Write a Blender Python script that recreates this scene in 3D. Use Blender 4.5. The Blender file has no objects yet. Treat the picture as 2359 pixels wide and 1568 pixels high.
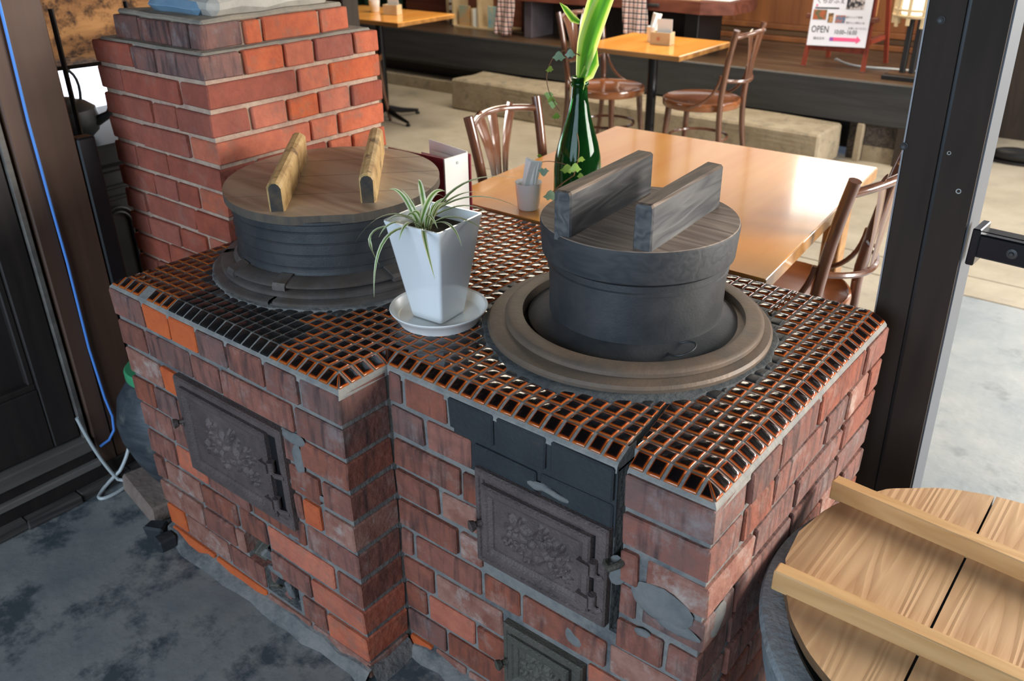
import bpy, bmesh, math, random
from mathutils import Vector, Matrix
random.seed(7)
T = 0.69                      # height of the stove top above the floor; modelling z is measured from the stove top
sc = bpy.context.scene
C = sc.collection
PI = math.pi

# ---------------------------------------------------------------- camera
cam = bpy.data.objects.new('camera', bpy.data.cameras.new('camera'))
C.objects.link(cam)
cam.data.sensor_width = 36
cam.data.lens = 1991.64 / 2359 * 36
cam.data.clip_start = 0.02
Rm = [(0.7806, 0.6249, -0.0107), (0.2813, -0.3666, -0.8868), (-0.5581, 0.6893, -0.4620)]
m = Matrix(((Rm[0][0], -Rm[1][0], -Rm[2][0]), (Rm[0][1], -Rm[1][1], -Rm[2][1]), (Rm[0][2], -Rm[1][2], -Rm[2][2])))
cam.matrix_world = Matrix.Translation((1.0392, -0.92596, 0.7252 + T)) @ m.normalized().to_4x4()
sc.camera = cam
cam.data.dof.use_dof = True
cam.data.dof.focus_distance = 1.45
cam.data.dof.aperture_fstop = 6.3

# ---------------------------------------------------------------- world, window light, exposure
w = bpy.data.worlds.new('world'); sc.world = w; w.use_nodes = True
w.node_tree.nodes['Background'].inputs[0].default_value = (0.55, 0.7, 1.0, 1)
w.node_tree.nodes['Background'].inputs[1].default_value = 1.0
sc.view_settings.view_transform = 'Standard'; sc.view_settings.look = 'None'
sc.view_settings.gamma = 1; sc.view_settings.use_curve_mapping = False
sc.view_settings.exposure = 0.2
def area(name, loc, to, sx, sy, energy, col):
    l = bpy.data.lights.new(name, 'AREA'); l.shape = 'RECTANGLE'; l.size = sx; l.size_y = sy
    l.energy = energy; l.color = col
    o = bpy.data.objects.new(name, l); C.objects.link(o)
    o.location = (loc[0], loc[1], loc[2] + T)
    d = Vector(to) - Vector(loc)
    o.rotation_euler = d.to_track_quat('-Z', 'Y').to_euler()
    return o
area('back_window_light', (1.9, 5.0, 1.3), (-0.6, 1.0, -0.3), 2.0, 0.8, 90, (1.0, 0.97, 0.92))
area('back_window_gleam', (-0.85, 5.2, 1.2), (0.3, 1.5, 0.0), 0.7, 0.4, 5, (1.0, 0.95, 0.86))
area('cafe_warm_fill', (-1.9, 3.5, 1.72), (-1.9, 3.6, -0.5), 2.6, 1.0, 75, (1.0, 0.88, 0.70))  # unseen lamp, added to warm and brighten the back room
area('right_window_light', (3.6, 2.6, 1.0), (-0.5, 0.6, 0.0), 2.2, 1.4, 300, (1.0, 0.95, 0.88))
area('front_door_light', (0.6, -3.4, 1.0), (-0.2, 0.0, -0.2), 2.8, 1.5, 95, (0.66, 0.83, 1.0))
area('left_window_light', (-2.5, 1.1, 0.15), (-0.5, 1.0, 0.0), 0.9, 0.5, 8, (0.85, 0.93, 1.0))

# ---------------------------------------------------------------- materials
def nt(name):
    ma = bpy.data.materials.new(name); ma.use_nodes = True
    n = ma.node_tree.nodes; l = ma.node_tree.links
    return ma, n, l, n['Principled BSDF']
def srgb(c):
    return tuple((x / 255 / 12.92 if x / 255 <= 0.04045 else ((x / 255 + 0.055) / 1.055) ** 2.4) for x in c) + (1,)
def M(name, c1, c2=None, scale=8, rough=.6, metal=0, bump=0, bscale=60, lo=.35, hi=.65, coat=0, stretch=(1, 1, 1), rand=0, dust=None, dscale=14, dlo=.55, dhi=.7, spec=.5, rvar=0, streak=None):
    """noise-mixed surface: two colours, optional dust colour, optional fine bump, optional per-object variation"""
    ma, n, l, b = nt(name)
    tc = n.new('ShaderNodeTexCoord'); mp = n.new('ShaderNodeMapping'); l.new(tc.outputs['Object'], mp.inputs[0])
    mp.inputs['Scale'].default_value = stretch
    col = None
    c1 = srgb(c1)
    b.inputs['Base Color'].default_value = c1
    if c2:
        no = n.new('ShaderNodeTexNoise'); no.inputs['Scale'].default_value = scale; no.inputs['Detail'].default_value = 6
        no.inputs['Roughness'].default_value = .65
        l.new(mp.outputs[0], no.inputs[0])
        cr = n.new('ShaderNodeValToRGB'); cr.color_ramp.elements[0].position = lo; cr.color_ramp.elements[1].position = hi
        cr.color_ramp.elements[0].color = c1; cr.color_ramp.elements[1].color = srgb(c2)
        l.new(no.outputs[0], cr.inputs[0]); col = cr.outputs[0]
        if rvar:
            mr = n.new('ShaderNodeMapRange'); mr.inputs[1].default_value = .3; mr.inputs[2].default_value = .7
            mr.inputs[3].default_value = rough; mr.inputs[4].default_value = rough + rvar
            l.new(no.outputs[0], mr.inputs[0]); l.new(mr.outputs[0], b.inputs['Roughness'])
    if dust:
        no2 = n.new('ShaderNodeTexNoise'); no2.inputs['Scale'].default_value = dscale; no2.inputs['Detail'].default_value = 8
        no2.inputs['Roughness'].default_value = .7
        l.new(tc.outputs['Object'], no2.inputs[0])
        c2r = n.new('ShaderNodeValToRGB'); c2r.color_ramp.elements[0].position = dlo; c2r.color_ramp.elements[1].position = dhi
        l.new(no2.outputs[0], c2r.inputs[0])
        mx = n.new('ShaderNodeMixRGB'); l.new(c2r.outputs[0], mx.inputs[0])
        if col: l.new(col, mx.inputs[1])
        else: mx.inputs[1].default_value = c1
        mx.inputs[2].default_value = srgb(dust); col = mx.outputs[0]
    if streak:
        m4 = n.new('ShaderNodeMapping'); m4.inputs['Scale'].default_value = (1, 1, .16); l.new(tc.outputs['Object'], m4.inputs[0])
        n4 = n.new('ShaderNodeTexNoise'); n4.inputs['Scale'].default_value = 60; n4.inputs['Detail'].default_value = 4; l.new(m4.outputs[0], n4.inputs[0])
        c4 = n.new('ShaderNodeValToRGB'); c4.color_ramp.elements[0].position = .5; c4.color_ramp.elements[1].position = .72; l.new(n4.outputs[0], c4.inputs[0])
        x4 = n.new('ShaderNodeMixRGB'); l.new(c4.outputs[0], x4.inputs[0]); l.new(col, x4.inputs[1]); x4.inputs[2].default_value = srgb(streak); col = x4.outputs[0]
    if rand:
        oi = n.new('ShaderNodeObjectInfo'); hs = n.new('ShaderNodeHueSaturation')
        mr = n.new('ShaderNodeMapRange'); mr.inputs[3].default_value = 1 - rand; mr.inputs[4].default_value = 1 + rand
        l.new(oi.outputs['Random'], mr.inputs[0]); l.new(mr.outputs[0], hs.inputs['Value'])
        mul = n.new('ShaderNodeMath'); mul.operation = 'MULTIPLY'; mul.inputs[1].default_value = 7.31
        fr = n.new('ShaderNodeMath'); fr.operation = 'FRACT'; l.new(oi.outputs['Random'], mul.inputs[0]); l.new(mul.outputs[0], fr.inputs[0])
        mr2 = n.new('ShaderNodeMapRange'); mr2.inputs[3].default_value = 1 - rand * .8; mr2.inputs[4].default_value = 1 + rand * .6
        l.new(fr.outputs[0], mr2.inputs[0]); l.new(mr2.outputs[0], hs.inputs['Saturation'])
        if col: l.new(col, hs.inputs['Color'])
        else: hs.inputs['Color'].default_value = c1
        col = hs.outputs[0]
    if col: l.new(col, b.inputs['Base Color'])
    if not rvar: b.inputs['Roughness'].default_value = rough
    b.inputs['Metallic'].default_value = metal
    b.inputs['Coat Weight'].default_value = coat; b.inputs['Coat Roughness'].default_value = .08
    b.inputs['Specular IOR Level'].default_value = spec
    if bump:
        nb = n.new('ShaderNodeTexNoise'); nb.inputs['Scale'].default_value = bscale; nb.inputs['Detail'].default_value = 5
        l.new(mp.outputs[0], nb.inputs[0])
        bp = n.new('ShaderNodeBump'); bp.inputs['Strength'].default_value = bump; bp.inputs['Distance'].default_value = .004
        l.new(nb.outputs[0], bp.inputs['Height']); l.new(bp.outputs[0], b.inputs['Normal'])
    return ma
def wood(name, c1, c2, axis=0, scale=9, dist=3, rough=.5, bump=.3, c3=None, coat=0, rand=0, fine=1.0, wlo=.1, whi=.9, stretch=.12):
    """grain bands running along one axis, with fine fibres"""
    ma, n, l, b = nt(name)
    tc = n.new('ShaderNodeTexCoord'); mp = n.new('ShaderNodeMapping'); l.new(tc.outputs['Object'], mp.inputs[0])
    s = [1, 1, 1]; s[axis] = stretch
    mp.inputs['Scale'].default_value = s
    wv = n.new('ShaderNodeTexNoise'); wv.inputs['Scale'].default_value = scale; wv.inputs['Detail'].default_value = 2
    l.new(mp.outputs[0], wv.inputs[0])
    mu = n.new('ShaderNodeMath'); mu.operation = 'MULTIPLY'; mu.inputs[1].default_value = dist * 2.5; l.new(wv.outputs[0], mu.inputs[0])
    fr = n.new('ShaderNodeMath'); fr.operation = 'PINGPONG'; fr.inputs[1].default_value = .5; l.new(mu.outputs[0], fr.inputs[0])
    mu2 = n.new('ShaderNodeMath'); mu2.operation = 'MULTIPLY'; mu2.inputs[1].default_value = 2; l.new(fr.outputs[0], mu2.inputs[0])
    fi = n.new('ShaderNodeTexNoise'); fi.inputs['Scale'].default_value = 90 * fine; fi.inputs['Detail'].default_value = 4
    mp2 = n.new('ShaderNodeMapping'); s2 = [1, 1, 1]; s2[axis] = .05; mp2.inputs['Scale'].default_value = s2
    l.new(tc.outputs['Object'], mp2.inputs[0]); l.new(mp2.outputs[0], fi.inputs[0])
    ad = n.new('ShaderNodeMath'); ad.operation = 'MULTIPLY_ADD'; ad.inputs[1].default_value = .55
    l.new(mu2.outputs[0], ad.inputs[0])
    m3 = n.new('ShaderNodeMath'); m3.operation = 'MULTIPLY'; m3.inputs[1].default_value = .55; l.new(fi.outputs[0], m3.inputs[0])
    l.new(m3.outputs[0], ad.inputs[2])
    cr = n.new('ShaderNodeValToRGB'); cr.color_ramp.elements[0].position = wlo; cr.color_ramp.elements[1].position = whi
    cr.color_ramp.elements[0].color = srgb(c1); cr.color_ramp.elements[1].color = srgb(c2)
    l.new(ad.outputs[0], cr.inputs[0]); col = cr.outputs[0]
    if c3:
        no = n.new('ShaderNodeTexNoise'); no.inputs['Scale'].default_value = 6; no.inputs['Detail'].default_value = 5; l.new(mp.outputs[0], no.inputs[0])
        r2 = n.new('ShaderNodeValToRGB'); r2.color_ramp.elements[0].position = .5; r2.color_ramp.elements[1].position = .68
        l.new(no.outputs[0], r2.inputs[0]); mx = n.new('ShaderNodeMixRGB'); l.new(r2.outputs[0], mx.inputs[0]); l.new(col, mx.inputs[1]); mx.inputs[2].default_value = srgb(c3); col = mx.outputs[0]
    if rand:
        oi = n.new('ShaderNodeObjectInfo'); hs = n.new('ShaderNodeHueSaturation')
        mr = n.new('ShaderNodeMapRange'); mr.inputs[3].default_value = 1 - rand; mr.inputs[4].default_value = 1 + rand
        l.new(oi.outputs['Random'], mr.inputs[0]); l.new(mr.outputs[0], hs.inputs['Value']); l.new(col, hs.inputs['Color']); col = hs.outputs[0]
    l.new(col, b.inputs['Base Color'])
    b.inputs['Roughness'].default_value = rough; b.inputs['Coat Weight'].default_value = coat; b.inputs['Coat Roughness'].default_value = .06
    bp = n.new('ShaderNodeBump'); bp.inputs['Strength'].default_value = bump; bp.inputs['Distance'].default_value = .002
    l.new(ad.outputs[0], bp.inputs['Height']); l.new(bp.outputs[0], b.inputs['Normal'])
    return ma
def attr_mat(name, stops, rough=.3, coat=0, attr='band', trans=0, rand=0, bump=0):
    """colour across a piece from its modelled 'band' attribute (glaze edge, leaf stripe)"""
    ma, n, l, b = nt(name)
    at = n.new('ShaderNodeAttribute'); at.attribute_name = attr
    cr = n.new('ShaderNodeValToRGB'); e = cr.color_ramp.elements
    e[0].position = stops[0][0]; e[0].color = srgb(stops[0][1]); e[1].position = stops[-1][0]; e[1].color = srgb(stops[-1][1])
    for p, c in stops[1:-1]:
        x = e.new(p); x.color = srgb(c)
    fac = at.outputs['Fac']
    if rand:
        tc = n.new('ShaderNodeTexCoord'); no = n.new('ShaderNodeTexNoise'); no.inputs['Scale'].default_value = 45; l.new(tc.outputs['Object'], no.inputs[0])
        ma_ = n.new('ShaderNodeMath'); ma_.operation = 'MULTIPLY_ADD'; ma_.inputs[1].default_value = rand; l.new(no.outputs[0], ma_.inputs[0])
        sb = n.new('ShaderNodeMath'); sb.operation = 'SUBTRACT'; sb.inputs[1].default_value = rand * .5; l.new(fac, sb.inputs[0])
        l.new(sb.outputs[0], ma_.inputs[2]); fac = ma_.outputs[0]
    l.new(fac, cr.inputs[0]); l.new(cr.outputs[0], b.inputs['Base Color'])
    b.inputs['Roughness'].default_value = rough; b.inputs['Coat Weight'].default_value = coat; b.inputs['Coat Roughness'].default_value = .05
    if bump:
        tc = n.new('ShaderNodeTexCoord'); nb = n.new('ShaderNodeTexNoise'); nb.inputs['Scale'].default_value = 70; l.new(tc.outputs['Object'], nb.inputs[0])
        bp = n.new('ShaderNodeBump'); bp.inputs['Strength'].default_value = bump; bp.inputs['Distance'].default_value = .003
        l.new(nb.outputs[0], bp.inputs['Height']); l.new(bp.outputs[0], b.inputs['Normal'])
    if trans:
        tr = n.new('ShaderNodeBsdfTranslucent'); l.new(cr.outputs[0], tr.inputs[0]); mx = n.new('ShaderNodeMixShader'); mx.inputs[0].default_value = trans
        l.new(b.outputs[0], mx.inputs[1]); l.new(tr.outputs[0], mx.inputs[2]); l.new(mx.outputs[0], n['Material Output'].inputs[0])
    return ma
def emis(name, c, s):
    ma, n, l, b = nt(name); b.inputs['Base Color'].default_value = srgb(c); b.inputs['Emission Color'].default_value = srgb(c); b.inputs['Emission Strength'].default_value = s
    return ma

brick_red = M('brick_red', (146, 86, 68), (122, 74, 60), 26, .9, bump=.9, bscale=70, rand=.13, dust=(154, 124, 112), dscale=17, dlo=.54, dhi=.76, streak=(84, 56, 50))
brick_warm = M('brick_warm', (196, 104, 70), (172, 88, 62), 24, .88, bump=.9, bscale=70, rand=.09, dust=(150, 100, 80), dscale=18, dlo=.5, dhi=.7)
brick_pale = M('brick_pale', (160, 116, 100), (128, 78, 64), 20, .9, bump=.5, bscale=120, dust=(176, 160, 150), dscale=18, dlo=.5, dhi=.7)
brick_chim = M('brick_chimney_red', (162, 84, 64), (140, 74, 58), 22, .9, bump=.9, bscale=70, rand=.07, dust=(148, 104, 90), dscale=12, dlo=.54, dhi=.78)
paver_m = M('paver', (126, 106, 96), (142, 124, 112), 14, .95, bump=.8, bscale=60)
brick_orange = M('brick_orange', (206, 100, 48), (190, 88, 44), 20, .9, bump=.5, bscale=140)
brick_soot = M('brick_soot', (36, 40, 44), (46, 50, 52), 10, .7, bump=.3, bscale=120, dust=(64, 56, 50), dscale=9, dlo=.6, dhi=.75)
brick_dim = M('brick_dim', (136, 88, 76), (108, 82, 76), 18, .9, bump=.9, bscale=70, rand=.12, dust=(136, 126, 122), dscale=15, dlo=.52, dhi=.74, streak=(74, 56, 54))
mortar = M('mortar', (112, 112, 110), (134, 130, 124), 30, .95, bump=1, bscale=90, dust=(84, 86, 88), dscale=7, dlo=.5, dhi=.64)
mortar_pink = M('mortar_pink', (168, 138, 122), (190, 168, 146), 30, .95, bump=.9, bscale=90, dust=(126, 118, 108), dscale=7)
mortar_grey = M('mortar_grey', (100, 102, 102), (122, 120, 116), 20, .95, bump=.8, bscale=70)
cap_blue = M('cap_blue', (112, 146, 170), (128, 158, 178), 12, .8, bump=.3, bscale=60)
cap_dust = M('cap_dust', (158, 146, 128), (132, 126, 116), 12, .95, bump=.8, bscale=60)
cap_white = M('cap_white', (190, 184, 172), (164, 158, 148), 10, .9, bump=.5, bscale=60)
grout = M('grout', (150, 146, 138), (120, 120, 118), 26, .7, bump=.4, bscale=120)
glaze = attr_mat('glaze', [(0, (16, 12, 12)), (.25, (24, 14, 12)), (.42, (70, 28, 14)), (.70, (160, 64, 18)), (.88, (196, 98, 34)), (1, (146, 88, 50))], .13, .25, rand=.35, bump=.25)
glaze_black = M('glaze_black', (20, 20, 22), (28, 26, 24), 20, .16, coat=.2, bump=.2, bscale=70)
glaze_dusty = M('glaze_dusty', (58, 58, 58), (30, 28, 28), 26, .5, dust=(110, 110, 108), dscale=20)
ash = M('ash_mortar', (74, 78, 80), (96, 98, 96), 24, .95, bump=.8, bscale=80)
iron = M('cast_iron', (88, 82, 78), (112, 104, 98), 12, .55, metal=.3, bump=.2, bscale=160, dust=(96, 78, 62), dscale=9, dlo=.52, dhi=.75)
iron_dark = M('cast_iron_dark', (56, 58, 60), (74, 74, 74), 12, .5, metal=.3, bump=.12, bscale=240, dust=(80, 70, 60), dscale=8, dlo=.6, dhi=.8)
iron_rust = M('iron_rust', (128, 108, 90), (104, 94, 84), 9, .55, metal=.25, bump=.15, bscale=140, dust=(120, 96, 72), dscale=7)
iron_door = M('iron_door', (88, 76, 72), (108, 94, 90), 16, .6, metal=.3, bump=.5, bscale=220, dust=(70, 62, 60), dscale=9)
iron_door2 = M('iron_door_green', (82, 80, 70), (96, 90, 80), 16, .65, metal=.25, bump=.5, bscale=220, dust=(70, 66, 60), dscale=9)
heater_iron = M('heater_iron', (44, 47, 50), (34, 36, 38), 12, .5, metal=.3, bump=.15, bscale=200)
black = M('black_paint', (22, 22, 24), None, rough=.45)
steel_black = M('black_steel', (24, 26, 30), None, rough=.25, metal=.4)
lid_dark = wood('lid_dark_wood', (42, 44, 47), (60, 60, 60), 0, 30, 2, .65, .3)
lid_top = wood('lid_top_wood', (112, 96, 84), (160, 142, 126), 0, 12, 4, .65, .6, c3=(100, 84, 74))
bar_top = wood('handle_wood', (70, 60, 54), (128, 108, 90), 1, 22, 3, .65, .6)
lidL_top = wood('old_lid_wood', (132, 104, 82), (184, 156, 128), 0, 9, 3, .42, .4, c3=(190, 170, 144))
barL = M('worn_handle_wood', (168, 130, 78), (212, 178, 122), 16, .6, bump=.3, bscale=70, dust=(112, 84, 52), dscale=22, dlo=.54, dhi=.66)
pine = wood('pine', (184, 142, 100), (212, 174, 130), 1, 8, 12, .6, .5, c3=(150, 118, 84), rand=.06, wlo=.0, whi=1.0, stretch=.06)
pine_bar = wood('pine_bar', (190, 144, 90), (210, 168, 114), 0, 18, 2, .6, .3)
stone_rim = M('stone_rim', (116, 128, 134), (136, 142, 142), 24, .75, bump=.6, bscale=120, dust=(100, 102, 98), dscale=16)
table_wood = wood('table_wood', (226, 146, 56), (238, 168, 78), 1, 3, 2, .17, .04, coat=.25, fine=.5)
table_edge = wood('table_edge_wood', (132, 88, 42), (178, 128, 70), 0, 6, 2, .3, .1, coat=.4)
chair_wood = wood('chair_wood', (82, 50, 36), (112, 74, 54), 2, 8, 2, .2, .08, coat=.8)
seat_wood = wood('seat_wood', (122, 72, 40), (150, 94, 58), 0, 5, 3, .2, .08, coat=.7)
post_wood = wood('post_wood', (38, 31, 26), (52, 42, 34), 2, 10, 2, .85, .1)
brown_wood = wood('brown_post_wood', (70, 50, 38), (92, 66, 50), 2, 6, 2, .6, .2)
door_wood = wood('dark_door_wood', (32, 26, 24), (46, 38, 34), 2, 8, 2, .55, .12)
sill_wood = M('sill_wood', (112, 106, 98), (84, 78, 72), 16, .6, bump=.2, stretch=(1, .1, 1))
weathered = wood('weathered_wood', (40, 36, 34), (82, 74, 68), 1, 12, 3, .9, .8)
platform_wood = M('platform_wood', (62, 46, 34), (92, 70, 50), 6, .38, stretch=(.3, 2, 1), bump=.1)
beam_black = M('beam_black', (40, 42, 44), (56, 58, 60), 6, .45, stretch=(.2, 1, 3), bump=.4, bscale=22, dust=(104, 106, 106), dscale=9, dlo=.66, dhi=.82)
wall_wood = wood('wall_board_wood', (96, 56, 30), (134, 84, 48), 2, 3, 2, .5, .15)
stone_mat = M('step_stone', (140, 126, 104), (158, 146, 124), 8, .9, bump=.6, bscale=50, dust=(104, 98, 86), dscale=14, dlo=.52, dhi=.7)
red_wood = wood('easel_red_wood', (108, 40, 24), (138, 58, 36), 2, 8, 2, .5, .1)
slab_wood = wood('slab_wood', (86, 46, 36), (120, 70, 54), 0, 5, 3, .4, .15)
blond = M('blond_wood', (206, 184, 148), (190, 166, 126), 8, .6)
white_cer = M('white_ceramic', (236, 238, 238), None, rough=.12, coat=.8)
white_plastic = M('white_plastic', (242, 241, 236), None, rough=.3)
paper = M('paper_white', (236, 236, 232), None, rough=.7)
soil = M('potting_soil', (52, 42, 34), (84, 72, 58), 60, .95, bump=1, bscale=120)
red_cover = M('red_cover', (150, 44, 58), None, rough=.5)
green_plastic = M('green_plastic', (70, 160, 110), None, rough=.4)
jar_glaze = M('jar_glaze', (48, 54, 60), (74, 80, 84), 10, .4, bump=.2, stretch=(1, 1, 3), dust=(96, 96, 94), dscale=12)
blue_pl = M('blue_plastic', (92, 150, 232), None, rough=.35)
grey_pl = M('grey_plastic', (188, 192, 190), None, rough=.4)
bark = M('bark', (168, 122, 76), (110, 72, 42), 7, .95, bump=1, bscale=14, stretch=(1, .5, 3), dust=(58, 38, 26), dscale=14, dlo=.48, dhi=.6)
curtain_m = M('green_cloth', (44, 74, 54), (66, 98, 72), 10, .9)
window_m = emis('bright_window_paper', (225, 235, 255), 2.2)
leaf_big = attr_mat('striped_leaf', [(0, (60, 130, 40)), (.5, (110, 180, 50)), (.62, (200, 226, 90)), (1, (232, 244, 160))], .35, .3, trans=.45)
leaf_spider = attr_mat('spider_leaf', [(0, (104, 140, 60)), (.3, (124, 158, 80)), (.5, (226, 230, 190)), (1, (236, 236, 206))], .4, .2, trans=.3)
ivy_m = M('ivy_leaf', (110, 146, 52), (160, 190, 90), 20, .45)
ivy_grey = M('ivy_leaf_grey', (112, 140, 110), (136, 160, 128), 20, .45)
vine_m = M('vine_stem', (118, 80, 50), None, rough=.7)
# bottle glass
bottle_m, n, l, b = nt('green_glass')
b.inputs['Base Color'].default_value = (0.02, 0.16, 0.035, 1); b.inputs['Transmission Weight'].default_value = .9; b.inputs['Roughness'].default_value = .02; b.inputs['IOR'].default_value = 1.3
# concrete floors
def concrete(name, c1, c2, stain, slo, shi, rough=.75):
    ma = M(name, c1, c2, 3.2, rough, bump=.35, bscale=40, dust=stain, dscale=3.4, dlo=slo, dhi=shi)
    return ma
conc_near = concrete('concrete_stained', (116, 120, 120), (150, 148, 142), (72, 80, 84), .49, .57, .62)
conc_skylit = concrete('concrete_skylit', (138, 146, 150), (164, 168, 168), (116, 122, 124), .56, .72, .5)  # bluish skylight on the right-hand floor, put into the slab colour
conc_far = concrete('concrete_light', (156, 146, 128), (178, 168, 150), (138, 132, 122), .56, .72, .5)
# plaid cloth
plaid, n, l, b = nt('plaid_cloth')
tc = n.new('ShaderNodeTexCoord'); sp = n.new('ShaderNodeSeparateXYZ'); l.new(tc.outputs['Object'], sp.inputs[0])
prev = None
for ax, fq in (('X', 61), ('Z', 60), ('X', 31), ('Z', 30)):
    mu = n.new('ShaderNodeMath'); mu.operation = 'MULTIPLY'; mu.inputs[1].default_value = fq; l.new(sp.outputs[ax], mu.inputs[0])
    fr = n.new('ShaderNodeMath'); fr.operation = 'FRACT'; l.new(mu.outputs[0], fr.inputs[0])
    gt = n.new('ShaderNodeMath'); gt.operation = 'LESS_THAN'; gt.inputs[1].default_value = .24; l.new(fr.outputs[0], gt.inputs[0])
    mx = n.new('ShaderNodeMixRGB'); l.new(gt.outputs[0], mx.inputs[0])
    if prev: l.new(prev, mx.inputs[1])
    else: mx.inputs[1].default_value = srgb((214, 204, 200))
    mx.inputs[2].default_value = srgb((196, 120, 104)) if fq > 40 else srgb((64, 50, 58))
    prev = mx.outputs[0]
l.new(prev, b.inputs['Base Color']); b.inputs['Roughness'].default_value = .9

# ---------------------------------------------------------------- helpers
LOC = {}
def mesh(name, V, F, mat, parent=None, smooth=False, mi=None, band=None):
    me = bpy.data.meshes.new(name); me.from_pydata([tuple(v) for v in V], [], F)
    for mm in (mat if isinstance(mat, (list, tuple)) else [mat]): me.materials.append(mm)
    if mi:
        for p, i in zip(me.polygons, mi): p.material_index = i
    if band is not None:
        a = me.attributes.new('band', 'FLOAT', 'POINT'); a.data.foreach_set('value', band)
    me.update()
    if smooth:
        me.polygons.foreach_set('use_smooth', [True] * len(F))
        if smooth != 2: me.set_sharp_from_angle(angle=math.radians(38))
    o = bpy.data.objects.new(name, me); C.objects.link(o)
    if parent is None: o.location = (0, 0, T)
    else:
        o.parent = parent
        L = LOC.get(parent.name)
        if L: o.location = (-L[0], -L[1], -L[2])
    return o
def tag(o, label=None, cat=None, group=None, kind=None):
    if label: o['label'] = label
    if cat: o['category'] = cat
    if group: o['group'] = group
    if kind: o['kind'] = kind
    return o
def thing(name, label, cat, loc=(0, 0, 0), group=None, rz=0, local=False, kind=None):
    o = bpy.data.objects.new(name, None); C.objects.link(o); o.empty_display_size = .05
    o.location = (loc[0], loc[1], loc[2] + T); o.rotation_euler = (0, 0, rz)
    if not local: LOC[o.name] = loc
    return tag(o, label, cat, group, kind)
class B:
    def __init__(s): s.v = []; s.f = []; s.m = []; s.mi = 0
    def add(s, V, F):
        k = len(s.v); s.v += [tuple(v) for v in V]; s.f += [tuple(i + k for i in f) for f in F]; s.m += [s.mi] * len(F); return s
    def box(s, x0, x1, y0, y1, z0, z1, c=0, M_=None, jit=0):
        if c <= 0:
            V = [(x, y, z) for x in (x0, x1) for y in (y0, y1) for z in (z0, z1)]
            F = [(0, 1, 3, 2), (4, 6, 7, 5), (0, 4, 5, 1), (2, 3, 7, 6), (0, 2, 6, 4), (1, 5, 7, 3)]
        else:
            V = []; F = []
            X = (x0, x1); Y = (y0, y1); Z = (z0, z1)
            idx = {}
            for i in (0, 1):
                for j in (0, 1):
                    for k in (0, 1):
                        dx = c if i == 0 else -c; dy = c if j == 0 else -c; dz = c if k == 0 else -c
                        r = lambda: random.uniform(-jit, jit)
                        jx, jy, jz = r(), r(), r()
                        for a in range(3):
                            idx[i, j, k, a] = len(V)
                            V.append((X[i] + (0 if a == 0 else dx) + jx, Y[j] + (0 if a == 1 else dy) + jy, Z[k] + (0 if a == 2 else dz) + jz))
            cyc = [(0, 0), (0, 1), (1, 1), (1, 0)]
            for e in (0, 1):
                q = [idx[e, a, b_, 0] for a, b_ in cyc]; F.append(tuple(q if e == 0 else q[::-1]))
                q = [idx[a, e, b_, 1] for a, b_ in cyc]; F.append(tuple(q[::-1] if e == 0 else q))
                q = [idx[a, b_, e, 2] for a, b_ in cyc]; F.append(tuple(q if e == 0 else q[::-1]))
            for a in (0, 1):
                for b_ in (0, 1):
                    F.append((idx[a, b_, 0, 0], idx[a, b_, 1, 0], idx[a, b_, 1, 1], idx[a, b_, 0, 1]))
                    F.append((idx[a, 0, b_, 0], idx[a, 1, b_, 0], idx[a, 1, b_, 2], idx[a, 0, b_, 2]))
                    F.append((idx[0, a, b_, 1], idx[1, a, b_, 1], idx[1, a, b_, 2], idx[0, a, b_, 2]))
                    for c_ in (0, 1): F.append((idx[a, b_, c_, 0], idx[a, b_, c_, 1], idx[a, b_, c_, 2]))
        if M_ is not None: V = [M_ @ Vector(v) for v in V]
        return s.add(V, F)
    def lathe(s, prof, n=48, cx=0, cy=0, a0=0, a1=2 * PI, M_=None, cap=False):
        full = abs(a1 - a0 - 2 * PI) < 1e-6
        N = n if full else n + 1
        V = []; F = []
        for r, z in prof:
            for i in range(N):
                t = a0 + (a1 - a0) * i / n; V.append(Vector((cx + r * math.cos(t), cy + r * math.sin(t), z)))
        for j in range(len(prof) - 1):
            for i in range(n):
                i2 = (i + 1) % N
                F.append((j * N + i, j * N + i2, (j + 1) * N + i2, (j + 1) * N + i))
        if cap: F.append(tuple(range(N))[::-1]); F.append(tuple((len(prof) - 1) * N + i for i in range(N)))
        if M_ is not None: V = [M_ @ v for v in V]
        return s.add(V, F)
    def tube(s, P, r, n=8, cap=True, flat=1.0, up=None):
        P = [Vector(p) for p in P]; k = len(P); R_ = r if isinstance(r, (list, tuple)) else [r] * k
        V = []; F = []
        pu = Vector(up) if up else None
        for i, p in enumerate(P):
            d = (P[min(i + 1, k - 1)] - P[max(i - 1, 0)]).normalized()
            if pu is None: pu = Vector((0, 0, 1)) if abs(d.z) < .9 else Vector((1, 0, 0))
            u = (pu - d * pu.dot(d))
            u = u.normalized() if u.length > 1e-6 else d.orthogonal().normalized()
            if not up: pu = u
            v = d.cross(u)
            for j in range(n):
                t = 2 * PI * j / n; V.append(p + (u * math.cos(t) + v * math.sin(t) * flat) * R_[i])
        for i in range(k - 1):
            for j in range(n):
                j2 = (j + 1) % n; F.append((i * n + j, i * n + j2, (i + 1) * n + j2, (i + 1) * n + j))
        if cap: F.append(tuple(range(n))[::-1]); F.append(tuple((k - 1) * n + j for j in range(n)))
        return s.add(V, F)
    def ring(s, cx, cy, z, R_, r, n=32, m_=8, M_=None):
        prof = [(R_ + r * math.cos(2 * PI * i / m_), z + r * math.sin(2 * PI * i / m_)) for i in range(m_ + 1)]
        return s.lathe(prof, n, cx, cy, M_=M_)
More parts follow.
